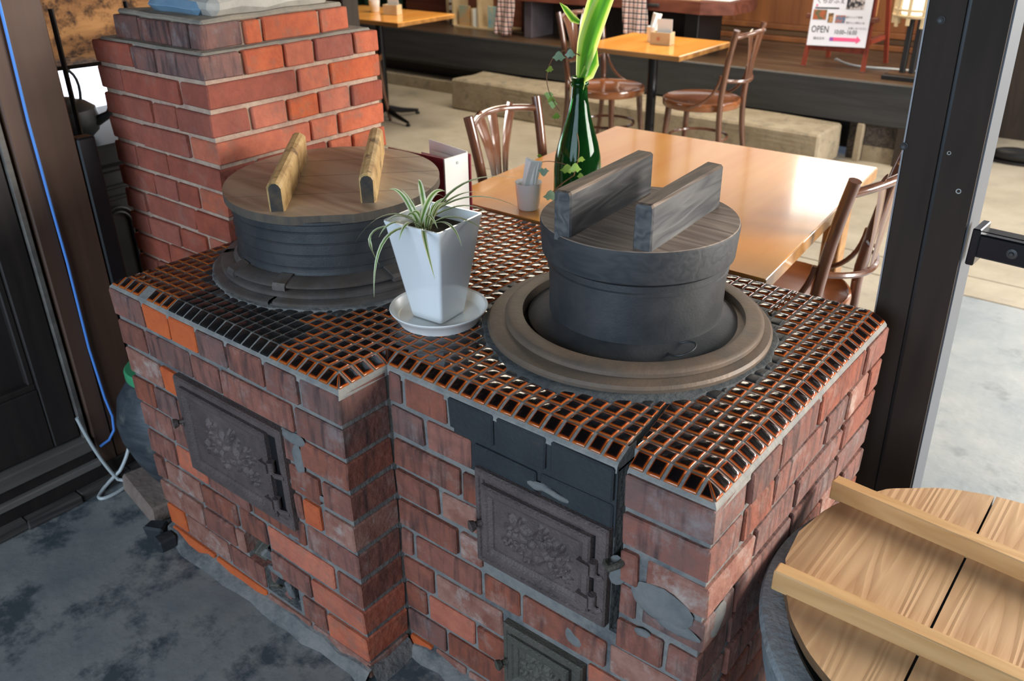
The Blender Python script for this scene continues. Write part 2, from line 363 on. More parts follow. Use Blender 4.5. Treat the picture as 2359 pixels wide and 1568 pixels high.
    def prism(s, poly, z0, z1, M_=None):
        n = len(poly); V = [Vector((x, y, z)) for z in (z0, z1) for x, y in poly]
        F = [tuple(range(n))[::-1], tuple(range(n, 2 * n))] + [(i, (i + 1) % n, n + (i + 1) % n, n + i) for i in range(n)]
        if M_ is not None: V = [M_ @ v for v in V]
        return s.add(V, F)
    def blob(s, cx, cy, cz, rx, ry, rz, n=8, k=5):
        prof = [(math.sin(PI * i / k), -math.cos(PI * i / k)) for i in range(k + 1)]
        V = [Vector((cx + rx * r * math.cos(2 * PI * j / n), cy + ry * r * math.sin(2 * PI * j / n), cz + rz * z)) for r, z in prof for j in range(n)]
        F = [(i * n + j, i * n + (j + 1) % n, (i + 1) * n + (j + 1) % n, (i + 1) * n + j) for i in range(k) for j in range(n)]
        return s.add(V, F)
    def go(s, name, mat, parent=None, smooth=False, **k):
        return mesh(name, s.v, s.f, mat, parent, smooth, mi=s.m if isinstance(mat, (list, tuple)) else None, **k)
def box(name, mat, parent, x0, x1, y0, y1, z0, z1, c=0, jit=0, M_=None):
    return B().box(x0, x1, y0, y1, z0, z1, c, M_, jit).go(name, mat, parent)
def frame(o, ux, uy, uz):
    return Matrix(((ux[0], uy[0], uz[0], o[0]), (ux[1], uy[1], uz[1], o[1]), (ux[2], uy[2], uz[2], o[2]), (0, 0, 0, 1)))
def arc(p0, p1, p2, n=10):
    p0, p1, p2 = Vector(p0), Vector(p1), Vector(p2)
    return [p0 * (1 - t) ** 2 + p1 * 2 * t * (1 - t) + p2 * t * t for t in [i / n for i in range(n + 1)]]
def rough(o, amt, seed=0, scale=10):
    """push vertices about a little so that hewn and broken pieces are uneven"""
    from mathutils import noise
    for v in o.data.vertices:
        q = noise.noise_vector(v.co * scale + Vector((seed, seed * 2, 0))); v.co += q * amt
    return o

# ---------------------------------------------------------------- setting
FZ = -T
def struct(name, o): o.name = name; tag(o, kind='structure'); return o
fl = box('floor', conc_far, None, -6.5, 4.2, -3.9, 5.6, FZ - .06, FZ - .008); tag(fl, kind='structure')
def slab(x0, x1, y0, y1, mat):
    n = 3; o = B().box(x0, x1, y0, y1, -.05, 0, .003).go('floor_slab', mat, fl); o.location = (0, 0, FZ)
    return o
slab(-6.5, .470, -3.9, .70, conc_near); slab(.474, 4.2, -3.9, 2.55, conc_skylit)
slab(-6.5, .470, .705, 2.55, conc_far); slab(-6.5, 4.2, 2.557, 2.76, conc_far); slab(-6.5, 4.2, 2.767, 5.6, conc_far)
wl = thing('wall_left', None, None, (-1.06, -1, FZ), kind='structure')
WX = -1.02
box('door_panel', door_wood, wl, -1.09, -1.065, -1.9, -.225, -.36, 1.9)
box('panel_moulding', door_wood, wl, -1.068, -1.045, -1.9, -.228, -.362, -.345, .003)
box('panel_moulding', door_wood, wl, -1.068, -1.045, -.245, -.229, -.345, 1.9, .003)
box('door_stile', door_wood, wl, -1.09, -1.035, -.229, -.163, -.53, 1.9, .003)
box('door_rail', door_wood, wl, -1.09, -1.038, -1.9, -.229, -.53, -.36, .003)
box('sill_board', sill_wood, wl, -1.10, -1.012, -1.9, -.150, -.575, -.535, .004)
box('sill_board', door_wood, wl, -1.10, -1.022, -1.9, -.146, -.605, -.578, .002)
box('sill_board', sill_wood, wl, -1.10, -1.008, -1.9, -.140, -.625, -.606, .003)
box('kick_board', door_wood, wl, -1.10, -1.015, -1.9, .02, -.665, -.626, .003)
o = B(); 
for i in range(14): o.box(-1.10, -.985 + random.uniform(-.008, .008), -1.9 + i * .14, -1.9 + i * .14 + .142, -.690, -.664 + random.uniform(-.004, .004), .004, None, .002)
o.go('ground_timber', weathered, wl)
pl = thing('wall_post', None, None, (-1.04, -.07, FZ), kind='structure')
pl.name = 'trim_1'; LOC['trim_1'] = (-1.04, -.07, FZ)
box('groove_strip', sill_wood, pl, -1.09, -1.026, -.160, -.146, -.60, 1.9, .002)
box('post_board', brown_wood, pl, -1.09, -1.02, -.138, -.092, -.66, 1.9, .003)
box('post_board', brown_wood, pl, -1.14, -1.024, -.090, .004, -.68, 1.9, .003)
# shelter wall further left with a bright paper window
wf = thing('wall_inner', None, None, (-2.7, .7, FZ), kind='structure')
box('wall_board', wall_wood, wf, -2.78, -2.70, -.9, 1.6, -.69, -.16)
box('wall_board', wall_wood, wf, -2.78, -2.70, -.9, 1.6, .72, 1.9)
box('wall_board', wall_wood, wf, -2.78, -2.70, -.9, .30, -.16, .72); box('wall_board', wall_wood, wf, -2.78, -2.70, 1.35, 1.6, -.16, .72)
wn = thing('window_1', None, None, (-2.74, .8, -.16), kind='structure')
box('window_pane', window_m, wn, -2.755, -2.745, .30, 1.35, -.16, .72)
for y in (.31, .65, 1.0, 1.34): box('window_bar', post_wood, wn, -2.745, -2.72, y - .012, y + .012, -.16, .72)
# room shell
wb = thing('wall_back', None, None, (-2, 5.3, FZ), kind='structure')
yb = 5.27
for i in range(9):
    x0 = -4.35 + i * .62
    box('wall_panel', wall_wood, wb, x0, x0 + .612, yb, yb + .05, -.13, .62, .003)
    box('panel_batten', wall_wood, wb, x0 - .012, x0 + .012, yb - .012, yb, -.13, .62, .002)
box('wall_rail', wall_wood, wb, -6.4, 1.4, yb - .03, yb + .05, -.165, -.13, .003)
box('wall_rail', platform_wood, wb, -6.4, 1.4, yb - .02, yb + .05, -.205, -.167, .003)
box('wall_rail', wall_wood, wb, -6.4, 1.4, yb - .05, yb + .05, -.24, -.207, .003)
box('wall_panel', wall_wood, wb, -6.4, -4.36, yb, yb + .05, -.13, .62)
box('wall_board', wall_wood, wb, -6.4, 4.1, yb + .05, yb + .10, .62, .80); box('wall_board', wall_wood, wb, -6.4, 4.1, yb + .05, yb + .10, 1.75, 1.95)
box('wall_board', post_wood, wb, -.165, 4.1, yb - .06, yb + .02, FZ, .62)
for x in (-6.3, -4.4, -2.4, -.4, 1.4): box('wall_post', post_wood, wb, x - .05, x + .05, yb + .0, yb + .1, .62, 1.95)
w2 = thing('window_2', None, None, (-2, 5.4, .8), kind='structure')
box('window_pane', emis('back_window_glow', (235, 240, 250), .35), w2, -6.3, 1.4, yb + .12, yb + .13, .8, 1.75)
for i in range(16): box('window_bar', post_wood, w2, -6.3 + i * .513 - .01, -6.3 + i * .513 + .01, yb + .10, yb + .12, .8, 1.75)
tag(box('wall_far', brown_wood, None, -6.5, -6.4, -3.9, 5.4, FZ, 1.95), kind='structure')
wr = thing('wall_right', None, None, (4.1, 1, FZ), kind='structure')
for a in ((-3.9, 1.4, FZ, 1.95), (3.9, 5.4, FZ, 1.95), (1.4, 3.9, FZ, .3), (1.4, 3.9, 1.75, 1.95)): box('wall_board', brown_wood, wr, 4.1, 4.2, a[0], a[1], a[2], a[3])
wq = thing('wall_front', None, None, (0, -3.9, FZ), kind='structure')
for a in ((-6.5, -1.0, FZ, 1.95), (2.2, 4.2, FZ, 1.95), (-1.0, 2.2, 1.8, 1.95)): box('wall_board', brown_wood, wq, a[0], a[1], -4.0, -3.9, a[2], a[3])
ce = thing('ceiling', None, None, (0, 0, 1.95), kind='structure')
for i in range(18): box('ceiling_board', door_wood, ce, -6.5 + i * .6, -6.5 + i * .6 + .59, -4.0, 5.5, 1.95, 1.98)
for i in range(6): box('ceiling_beam', post_wood, ce, -6.5, 4.2, -3.2 + i * 1.6, -3.05 + i * 1.6, 1.80, 1.95)
# raised platform floor
pf = thing('raised_platform', 'long raised dark plank platform along the back wall, faced with a black timber beam', 'platform', (-3, 4.7, FZ))
YP = 4.17; ZP = -.243
for i in range(7):
    y0 = YP + i * .160
    box('floor_plank', platform_wood, pf, -6.38, -.20, y0, y0 + .158, ZP - .03, ZP + (.001 if i else .002), .002)
o = box('front_beam', beam_black, pf, -6.38, -.18, YP - .008, YP + .06, -.475, ZP - .002, .004)
box('front_beam', beam_black, pf, -6.38, -3.0, YP + .01, YP + .06, -.495, -.478, .002)
box('under_panel', black, pf, -6.38, -.25, YP + .14, YP + .16, -.66, -.48)  # black sheet put in for the shade of the recess below
box('sill_stone', stone_mat, pf, -6.38, -2.9, YP + .0, YP + .16, FZ, -.60, .004)
box('sill_stone', stone_mat, pf, -.52, -.485, YP - .02, YP + .1, FZ, -.475, .003)
box('under_panel', weathered, pf, -.575, -.52, YP + .03, YP + .05, FZ, -.475)
box('under_panel', weathered, pf, -.48, -.29, YP + .02, YP + .04, -.60, -.475); box('sill_stone', stone_mat, pf, -.48, -.20, YP + .02, YP + .1, FZ, -.60)
box('corner_post', post_wood, pf, -.30, -.18, YP - .01, YP + .11, FZ, -.475, .003)
box('side_board', post_wood, pf, -.20, -.17, YP, 5.27, FZ, ZP)
o = B().box(-3.32, -.60, 3.79, 4.15, FZ, -.480, .012).go('step_stone', stone_mat)
bm = bmesh.new(); bm.from_mesh(o.data); bmesh.ops.subdivide_edges(bm, edges=[e for e in bm.edges if e.calc_length() > .1], cuts=6, use_grid_fill=True); bm.to_mesh(o.data); bm.free()
rough(o, .012, 3, 6); o['kind'] = 'object'; del o['kind']; tag(o, 'long pale hewn stone step along the foot of the raised platform', 'step')
# right door post with the light on its edges painted as strips
t = thing('door_post', 'dark brown double timber door post standing right of the stove', 'post', (.68, .80, FZ))
def lean(x, z): return x - .025 * (z + .4)
def post_part(name, mat, x0, x1, y0, y1, z0=FZ, z1=1.9):
    V = [(lean(x, z), y, z) for x in (x0, x1) for y in (y0, y1) for z in (z0, z1)]
    return mesh(name, V, [(0, 1, 3, 2), (4, 6, 7, 5), (0, 4, 5, 1), (2, 3, 7, 6), (0, 2, 6, 4), (1, 5, 7, 3)], mat, t)
post_part('post_board', post_wood, .632, .692, .752, .90)
post_part('groove_strip', black, .690, .702, .760, .90)
post_part('post_board', post_wood, .700, .7625, .750, .85)
post_part('lit_edge_strip', M('bevel_highlight', (150, 152, 156), None, rough=.4), .629, .633, .752, .90)  # pale strip: highlight along the left bevel, put into the colour
post_part('lit_edge_strip', M('skylit_side', (84, 88, 94), None, rough=.5), .7625, .7655, .758, .85)  # grey strip: skylight on the right side, put into the colour
for (x, z, r) in ((.622, .30, .006), (.728, .235, .004), (.646, .52, .006), (.70, .30, .003)):
    B().lathe([(.0, 0), (r * .6, 0), (r, .0015), (r * 1.2, .001)], 12, 0, 0, M_=Matrix.Translation((lean(x, z) + .01, .7505, z)) @ Matrix.Rotation(PI / 2, 4, 'X')).go('screw_head', iron_dark if r > .0045 else grey_pl, t, True)
t = thing('latch_bar', 'black steel latch bar with a bolt, fixed to the right side of the door post', 'latch', (.80, .76, .1))
F_ = frame((.772, .742, .145), Vector((.98, -.05, -.01)).normalized(), (0.05, .98, 0), (0, 0, 1))
B().box(0, .30, -.006, .012, -.020, .024, .003, F_).go('bar', steel_black, t)
B().box(0, .30, .012, .045, .015, .024, .003, F_).go('bar_lip', black, t)
B().box(-.008, .006, -.012, .05, -.035, .034, .002, F_).go('mounting_plate', steel_black, t)
B().lathe([(0, .006), (.003, .006), (.004, .004), (.0045, .003), (.009, .002), (.010, 0)], 20, M_=F_ @ Matrix.Translation((.062, -.006, .002)) @ Matrix.Rotation(PI / 2, 4, 'X')).go('bolt', iron_dark, t, True)


# ---------------------------------------------------------------- brick range (kamado) with tiled top
P = 0.028156
PL = 0.674 / 25
BR = dict(r=brick_red, w=brick_warm, p=brick_pale, o=brick_orange, s=brick_soot, d=brick_dim, c=brick_chim)
def brick(parent, Mx, a, b, z0, z1, dep, mat, proud=0.003):
    pr = proud + random.uniform(-.0015, .003)
    B().box(a, b, -dep, pr, z0 + random.uniform(0, .002), z1 - random.uniform(0, .002), .0028, Mx, .0014).go('brick', mat, parent)
def fmat(ox, oy, ux, uy):
    """local x runs along the wall, local y points out of the wall"""
    return Matrix(((ux, uy, 0, ox), (uy, -ux, 0, oy), (0, 0, 1, 0), (0, 0, 0, 1)))
def course(parent, Mx, a, b, joints, z0, z1, mats, skips=(), first=.05, last=.05, j=.009):
    xs = [a] + [q for q in joints if a + .02 < q < b - .02] + [b]
    for i in range(len(xs) - 1):
        p, q = xs[i] + (j / 2 if i else 0), xs[i + 1] - (j / 2 if i < len(xs) - 2 else 0)
        seg = [(p, q)]
        for s0, s1, t0, t1 in skips:
            if min(z1, t1) - max(z0, t0) > .45 * (z1 - z0):
                ns = []
                for u, v in seg:
                    if v <= s0 or u >= s1: ns.append((u, v)); continue
                    if s0 - u > .012: ns.append((u, s0))
                    if v - s1 > .012: ns.append((s1, v))
                seg = ns
        for u, v in seg:
            k = mats[i] if i < len(mats) else random.choice('rrrrdw')
            dep = first if i == 0 else (last if i == len(xs) - 2 else .05)
            brick(parent, Mx, u, v, z0, z1, dep, BR[k])
def slab_holes(bm_, x0, x1, y0, y1, z0, z1, holes, Mx=None):
    xs = sorted({x0, x1, *[h[0] for h in holes], *[h[1] for h in holes]}); zs = sorted({z0, z1, *[h[2] for h in holes], *[h[3] for h in holes]})
    for i in range(len(xs) - 1):
        for k in range(len(zs) - 1):
            cx, cz = (xs[i] + xs[i + 1]) / 2, (zs[k] + zs[k + 1]) / 2
            if any(h[0] < cx < h[1] and h[2] < cz < h[3] for h in holes): continue
            bm_.box(xs[i], xs[i + 1], y0, y1, zs[k], zs[k + 1], 0, Mx)
stove = thing('brick_cooking_stove', 'L-shaped red brick cooking stove with a glazed mosaic-tiled top and iron fire doors', 'stove', (-.1, .27, -.69))
ML = fmat(0, -.1450, 1, 0)       # left front face, y = -0.145
MR = fmat(0, -.0324, 1, 0)       # right front face
MS = fmat(.668, 0, 0, 1)         # right side face, x = 0.668 (local x = y)
MW = Matrix(((0, -1, 0, -.703), (1, 0, 0, 0), (0, 0, 1, 0), (0, 0, 0, 1)))  # left side face
MS = Matrix(((0, 1, 0, .668), (1, 0, 0, 0), (0, 0, 1, 0), (0, 0, 0, 1)))
holesL = [(-.352, -.262, -.585, -.500), (-.30, -.185, -.645, -.560)]
doorL = (-.49, -.14, -.392, -.158); doorR = (.24, .508, -.33, -.132); doorS = (.30, .466, -.585, -.455)
crack = (.509, .5255, -.345, -.028)
mb = B(); slab_holes(mb, -.699, .028, -.0035 - .10, -.0035, -.69, -.028, holesL, ML)
slab_holes(mb, .028, .664, -.0035 - .06, -.0035, -.69, -.028, [crack], MR)
mb.box(-.680, .664, -.03 + .062, .672, -.69, -.03); mb.box(-.6985, .03, -.04, .149, -.69, -.03)
mb.mi = 1; mb.box(.185, .5105, -.0029, -.0020, -.152, -.0225, 0, MR); mb.mi = 0
mb.go('mortar_core', [mortar, brick_soot], stove)
RL = [([-.58, -.483, -.385, -.288, -.173, -.074], 'doodrdd'), ([-.598, -.429, -.327, -.103], 'rdrrd'), ([-.56, -.475, -.196, -.102], 'pordrr'),
      ([-.616, -.521, -.3, -.05], 'rdrrr'), ([-.572, -.3, -.116, -.058], 'rrrwpd'), ([-.583, -.452, -.3, -.122], 'rwrrr'),
      ([-.66, -.498, -.36, -.258, -.043], 'rprrwr'), ([-.51, -.386, -.263, -.128], 'prprww'), ([-.62, -.43, -.29, -.17, -.09], 'oprrrw'), ([-.5, -.30, -.15], 'ooppp')]
RR = [([.068, .174, .278, .386, .511], 'drsssd'), ([.117, .228, .366, .511], 'drssd'), ([.20, .36, .511, .571], 'rrsrr'),
      ([.144, .236, .511, .56], 'rprrr'), ([.187, .36, .511, .612], 'rprrrp'), ([.066, .24, .33, .511], 'rrrrpr'),
      ([.117, .29, .47, .56], 'rprwr'), ([.093, .22, .39, .60], 'rwrrp'), ([.14, .30, .46, .55], 'drrrw'), ([.1, .19, .3, .5], 'oppr')]
corner_from_side = {2, 3, 6, 8}
for k in range(10):
    z1 = -.022 - .07 * k; z0 = z1 - .06
    if k == 9: z0 = -.688
    js, ms = RL[k]; sk = [doorL] + ([holesL[0]] if k == 7 else []) + ([holesL[1]] if k == 8 else []) + ([holesL[0]] if k == 6 else [])
    if k == 6: sk = [doorL, (-.345, -.29, -.53, -.44)] if False else [doorL]
    course(stove, ML, -.703, .0324, js, z0, z1, ms, sk, first=.10 if k % 2 else .05, last=.108)
    js, ms = RR[k]; cs = k in corner_from_side
    course(stove, MR, .034, .668 - (.112 if cs else 0), js, z0, z1, ms, [doorR, doorS, (.508, .5265, -.36, 0)], last=.05 if cs else .10)
    a = -.0324 if cs else .078; js = []; x = a
    while x < .70: x += random.choice((.105, .105, .16, .215)); js.append(x)
    course(stove, MS, a, .676, js, z0, z1, [random.choice('ddrrdp') for _ in js] + ['d'], first=.10 if cs else .05)
    a = -.042 if k % 2 else -.09; js = []; x = a
    while x < .12: x += random.choice((.105, .215)); js.append(x)
    course(stove, MW, a, .150, js, z0, z1, 'rdrdr', first=.05)
# cement skirting where the stove meets the floor
mb = B()
for (x0, y0, x1, y1) in ((-.72, -.150, .036, -.150), (.036, -.150, .036, -.042), (.040, -.038, .672, -.038), (.672, -.038, .672, .676)):
    n = max(2, int(math.hypot(x1 - x0, y1 - y0) / .045)); dx, dy = (x1 - x0) / n, (y1 - y0) / n; L = math.hypot(dx, dy); nx, ny = dy / L, -dx / L
    V = []
    for i in range(n + 1):
        o_ = random.uniform(.010, .030); h = random.uniform(.012, .035)
        px, py = x0 + dx * i, y0 + dy * i
        V += [(px + nx * o_, py + ny * o_, -.6895), (px + nx * .004, py + ny * .004, -.69 + h), (px - nx * .01, py - ny * .01, -.69 + h + .004)]
    mb.add(V, [(3 * i + a_, 3 * i + 3 + a_, 3 * i + 4 + a_, 3 * i + 1 + a_) for i in range(n) for a_ in (0, 1)])
mb.go('cement_skirting', mortar, stove, smooth=True)
for ch_ in stove.children:      # the left side of the old masonry leans in towards its foot
    for v in ch_.data.vertices:
        if v.co.x < -.45 and v.co.z < 0: v.co.x += .034 * (-v.co.z / .69) * ((-.45 - v.co.x) / .25)
# loose mortar smears and repairs standing proud of the joints
for (Mx, u, z, ru, rz_) in ((ML, -.105, -.205, .014, .045), (ML, -.115, -.165, .04, .012), (ML, -.10, -.275, .07, .010), (MR, .60, -.232, .055, .032), (MR, .63, -.262, .04, .014), (MR, .575, -.31, .02, .012),
                            (MR, .52, -.205, .016, .03), (MR, .575, -.50, .012, .03), (MR, .445, -.40, .02, .02), (MS, .02, -.26, .03, .03), (MR, .38, -.118, .05, .008), (ML, -.16, -.425, .02, .014), (ML, -.25, -.565, .03, .012)):
    o = B().blob(0, 0, 0, ru, .005, rz_, 12, 7).go('mortar_patch', mortar_grey, stove, smooth=True)
    for v in o.data.vertices: v.co = Mx @ Vector((u + v.co.x, .001 + v.co.y, z + v.co.z))
    rough(o, .006, u * 10, 30)
# rubble inside the broken corner
t = [(-.33, -.57), (-.30, -.555), (-.27, -.59), (-.255, -.61), (-.285, -.62), (-.22, -.60), (-.24, -.628), (-.205, -.625), (-.31, -.53), (-.275, -.565)]
for i, (u, z) in enumerate(t):
    o = B().box(-.03, .03, -.018, .018, -.012, .012, .004, None, .004).go('rubble_piece', [iron_door2, mortar, brick_dim, iron_dark][i % 4], stove)
    R_ = Matrix.Rotation(i * 1.3, 4, 'Z') @ Matrix.Rotation(i * .9, 4, 'Y')
    for v in o.data.vertices: v.co = Vector((u, -.118 - .006 * (i % 3), z)) + (R_ @ v.co) * .72
# --- tile work
def clip(poly, nx, ny, d):
    out = []
    for i in range(len(poly)):
        a, b_ = poly[i], poly[(i + 1) % len(poly)]
        fa, fb = nx * a[0] + ny * a[1] - d, nx * b_[0] + ny * b_[1] - d
        if fa <= 0: out.append(a)
        if (fa < 0) != (fb < 0) and fa != fb:
            t_ = fa / (fa - fb); out.append((a[0] + (b_[0] - a[0]) * t_, a[1] + (b_[1] - a[1]) * t_))
    return out
def line(p, q, side):
    nx, ny = (q[1] - p[1]), -(q[0] - p[0]); L = math.hypot(nx, ny); nx, ny = nx / L * side, ny / L * side
    return nx, ny, nx * p[0] + ny * p[1]
def tile_geo(poly, zf, hgt=.0022):
    n = len(poly); cx = sum(p[0] for p in poly) / n; cy = sum(p[1] for p in poly) / n
    V = []; Bd = []; tx, ty, tz = random.uniform(-.012, .012), random.uniform(-.012, .012), random.uniform(-.0003, .0004)
    for s_, h, bnd in ((1, -.003, 1), (1, 0, 1), (.91, .5, .84), (.74, .8, .40), (.56, 1, 0)):
        for x, y in poly:
            X, Y = cx + (x - cx) * s_, cy + (y - cy) * s_
            V.append((X, Y, zf(X, Y) + (h if h < 0 else h * hgt) + tz + tx * (x - cx) + ty * (y - cy))); Bd.append(bnd)
    F = [(r * n + i, r * n + (i + 1) % n, (r + 1) * n + (i + 1) % n, (r + 1) * n + i) for r in range(4) for i in range(n)] + [tuple(4 * n + i for i in range(n))]
    return V, F, Bd
CR, CL = (.292, .345, .262), (-.388, .238, .272)
tiles = []
flat = lambda x, y: 0.0
g = .0027
lp, lq = (.5095, -.06), (.4860, .19); rp, rq = (.5275, -.06), (.4895, .19)
def keep(cx, cy):
    for X, Y, R_ in (CR, CL):
        if math.hypot(cx - X, cy - Y) < R_ - .022: return False
    return True
def try_tile(x0, x1, y0, y1, side):
    cx, cy = (x0 + x1) / 2, (y0 + y1) / 2
    if not keep(cx, cy): return
    poly = [(x0 + g, y0 + g), (x1 - g, y0 + g), (x1 - g, y1 - g), (x0 + g, y1 - g)]
    if side == 'L':
        if cy > .19: poly = clip(poly, 1, 0, .4865)
        else: poly = clip(poly, *line(lp, lq, 1))
    if side == 'R':
        if cy > .19: poly = clip(poly, -1, 0, -.4880)
        else: poly = clip(poly, *line(rp, rq, -1))
    if len(poly) < 3: return
    ar = abs(sum(poly[i][0] * poly[(i + 1) % len(poly)][1] - poly[(i + 1) % len(poly)][0] * poly[i][1] for i in range(len(poly)))) / 2
    if ar < 6e-5: return
    i_, j_ = round(x0 / P), round(y0 / P)
    mat = glaze
    if cx < 0 and -18 * PL < cx < -6 * PL and j_ <= -2: mat = glaze_black
    if cx < 0 and -18 * PL < cx < -8 * PL and j_ in (-1, 0, 1): mat = glaze_black
    for X, Y, R_ in (CR, CL):
        if math.hypot(cx - X, cy - Y) < R_ + .018: mat = glaze_dusty
    tiles.append((poly, mat, math.dist((cx, cy), (1.04, -.93))))
for i in range(25):
    for j in range(-4, 24):
        try_tile(-(i + 1) * PL, -i * PL, j * P, (j + 1) * P, 'N')
for i in range(19):
    for j in range(24): try_tile(i * P, (i + 1) * P, j * P, (j + 1) * P, 'L')
for i in range(6):
    for j in range(24): try_tile(.6357 - (i + 1) * P, .6357 - i * P, j * P, (j + 1) * P, 'R')
tiles.sort(key=lambda q: q[2])
rest = {}
for k, (poly, mat, _) in enumerate(tiles):
    V, F, Bd = tile_geo(poly, flat)
    if k < 296: mesh('tile', V, F, mat, stove, True, band=Bd)
    else: rest.setdefault(mat.name, (B(), [], mat)); r = rest[mat.name]; r[0].add(V, F); r[1].extend(Bd)
V, F, Bd, mi = [], [], [], []
mats = []
for nm, (bb, bd, mt) in rest.items():
    k = len(V); V += bb.v; F += [tuple(i + k for i in f) for f in bb.f]; Bd += bd; mi += [len(mats)] * len(bb.f); mats.append(mt)
tag(mesh('small_tiles', V, F, mats, stove, True, mi=mi, band=Bd), 'glazed brown mosaic tiles set further back on the stove top', kind='stuff')
# sloping edge tiles
SL = .52
def edge_run(x0, y0, x1, y1, n, zf, nx, ny, c0, c1, gap=(), black=()):
    """n tiles along the crease from (x0,y0) to (x1,y1); nx,ny point outwards; c0,c1: corner piece at the ends (1 outer, -1 inner)"""
    dx, dy = (x1 - x0) / n, (y1 - y0) / n; L = math.hypot(dx, dy); ux, uy = dx / L, dy / L
    q = lambda u, d: (x0 + ux * u + nx * d, y0 + uy * u + ny * d)
    d0, d1 = .0018, .0268
    if True:
        for i in range(n):
            if i in gap: continue
            u0, u1 = i * L + g, (i + 1) * L - g
            poly = [q(u0, d0), q(u0, d1), q(u1, d1), q(u1, d0)]
            if i == 0 and c0 < 0: poly = [q(u0 + 0.001, d0), q(d1 + .001, d1), q(u1, d1), q(u1, d0)]
            if i == n - 1 and c1 < 0: poly = [q(u0, d0), q(u0, d1), q(u1 - d1 - .001 + g, d1), q(u1, d0)]
            V, F, Bd = tile_geo(poly, zf, .003)
            mesh('edge_tile', V, F, glaze_black if i in black else glaze, stove, True, band=Bd)
    if c0 > 0:
        V, F, Bd = tile_geo([q(-g, d0 + .001), q(-d1 + .003, d1), q(-g, d1)], zf, .0025); mesh('corner_tile', V, F, glaze, stove, True, band=Bd)
    if c1 > 0:
        V, F, Bd = tile_geo([q(n * L + g, d0 + .001), q(n * L + g, d1), q(n * L + d1 - .003, d1)], zf, .0025); mesh('corner_tile', V, F, glaze, stove, True, band=Bd)
edge_run(-.674, -4 * P, 0, -4 * P, 25, lambda x, y: -(-4 * P - y) * SL, 0, -1, 1, 1, gap=(3,), black=range(7, 19))
edge_run(0, -4 * P, 0, 0, 4, lambda x, y: -x * SL, 1, 0, 1, -1)
edge_run(0, 0, 18 * P, 0, 18, lambda x, y: y * SL, 0, -1, -1, 0)
edge_run(.6357 - 4 * P, 0, .6357, 0, 4, lambda x, y: y * SL, 0, -1, 0, 1)
edge_run(.6357, 0, .6357, 24 * P, 24, lambda x, y: -(x - .6357) * SL, 1, 0, 1, 0)
# grout bed
mb = B()
mb.box(-.674, 0, -4 * P, .150, -.03, -.0012); mb.box(-.674, 0, .150, 24 * P, -.03, -.0012)
full = [(0, 0), (.6357, 0), (.6357, .19), (0, .19)]
mb.prism(clip(full, *line(lp, lq, 1)), -.03, -.0012); mb.prism(clip(full, *line(rp, rq, -1)), -.03, -.0012)
mb.box(0, .6357, .19, 24 * P, -.03, -.0012)
path = [(-.674, .150, -1, 0), (-.674, -4 * P, -1, -1), (0, -4 * P, 1, -1), (0, 0, 1, -1), (.509, 0, 0, -1), None, (.5260, 0, 0, -1), (.6357, 0, 1, -1), (.6357, 24 * P, 1, 0)]
prof = [(0, -.0012), (.0265, -.0012 - .0265 * SL), (.031, -.020), (.0325, -.032)]
for a, b_ in zip(path, path[1:]):
    if not a or not b_: continue
    V = [(q[0] + q[2] * d, q[1] + q[3] * d, z) for q in (a, b_) for d, z in prof]
    mb.add(V, [(i, i + 1, i + 5, i + 4) for i in range(3)])
for x in (.509, .5260): mb.add([(x, -d, z) for d, z in prof] + [(x, .02, -.032), (x, .02, -.0012)], [(0, 1, 2, 3, 4, 5)])
mb.go('grout_bed', grout, stove)
# cement collars around the two fire rings
def collar(c, w0, w1, mat, front=0, z=.0035):
    n = 180; V = []; ph = random.uniform(0, 9)
    for i in range(n):
        t_ = 2 * PI * i / n; w_ = w0 + (w1 - w0) * (.5 + .25 * math.sin(t_ * 7 + ph) + .25 * math.sin(t_ * 17 + 2 * ph)) + front * max(0, math.cos(t_ + PI / 2 - .3)) ** 2
        for r, zz in ((c[2] - .02, z), (c[2] + .004, z), (c[2] + w_ * .8, z - .0008), (c[2] + w_, -.001)):
            V.append((c[0] + r * math.cos(t_), c[1] + r * math.sin(t_), zz + random.uniform(-.0002, .0003)))
    F = [(i * 4 + a, ((i + 1) % n) * 4 + a, ((i + 1) % n) * 4 + a + 1, i * 4 + a + 1) for i in range(n) for a in (0, 1, 2)]
    return V, F
V, F = collar(CR, .004, .016, ash, .018); mesh('cement_collar', V, F, ash, stove, True)
V, F = collar(CL, .003, .010, ash, .004); mesh('cement_collar', V, F, mortar, stove, True)
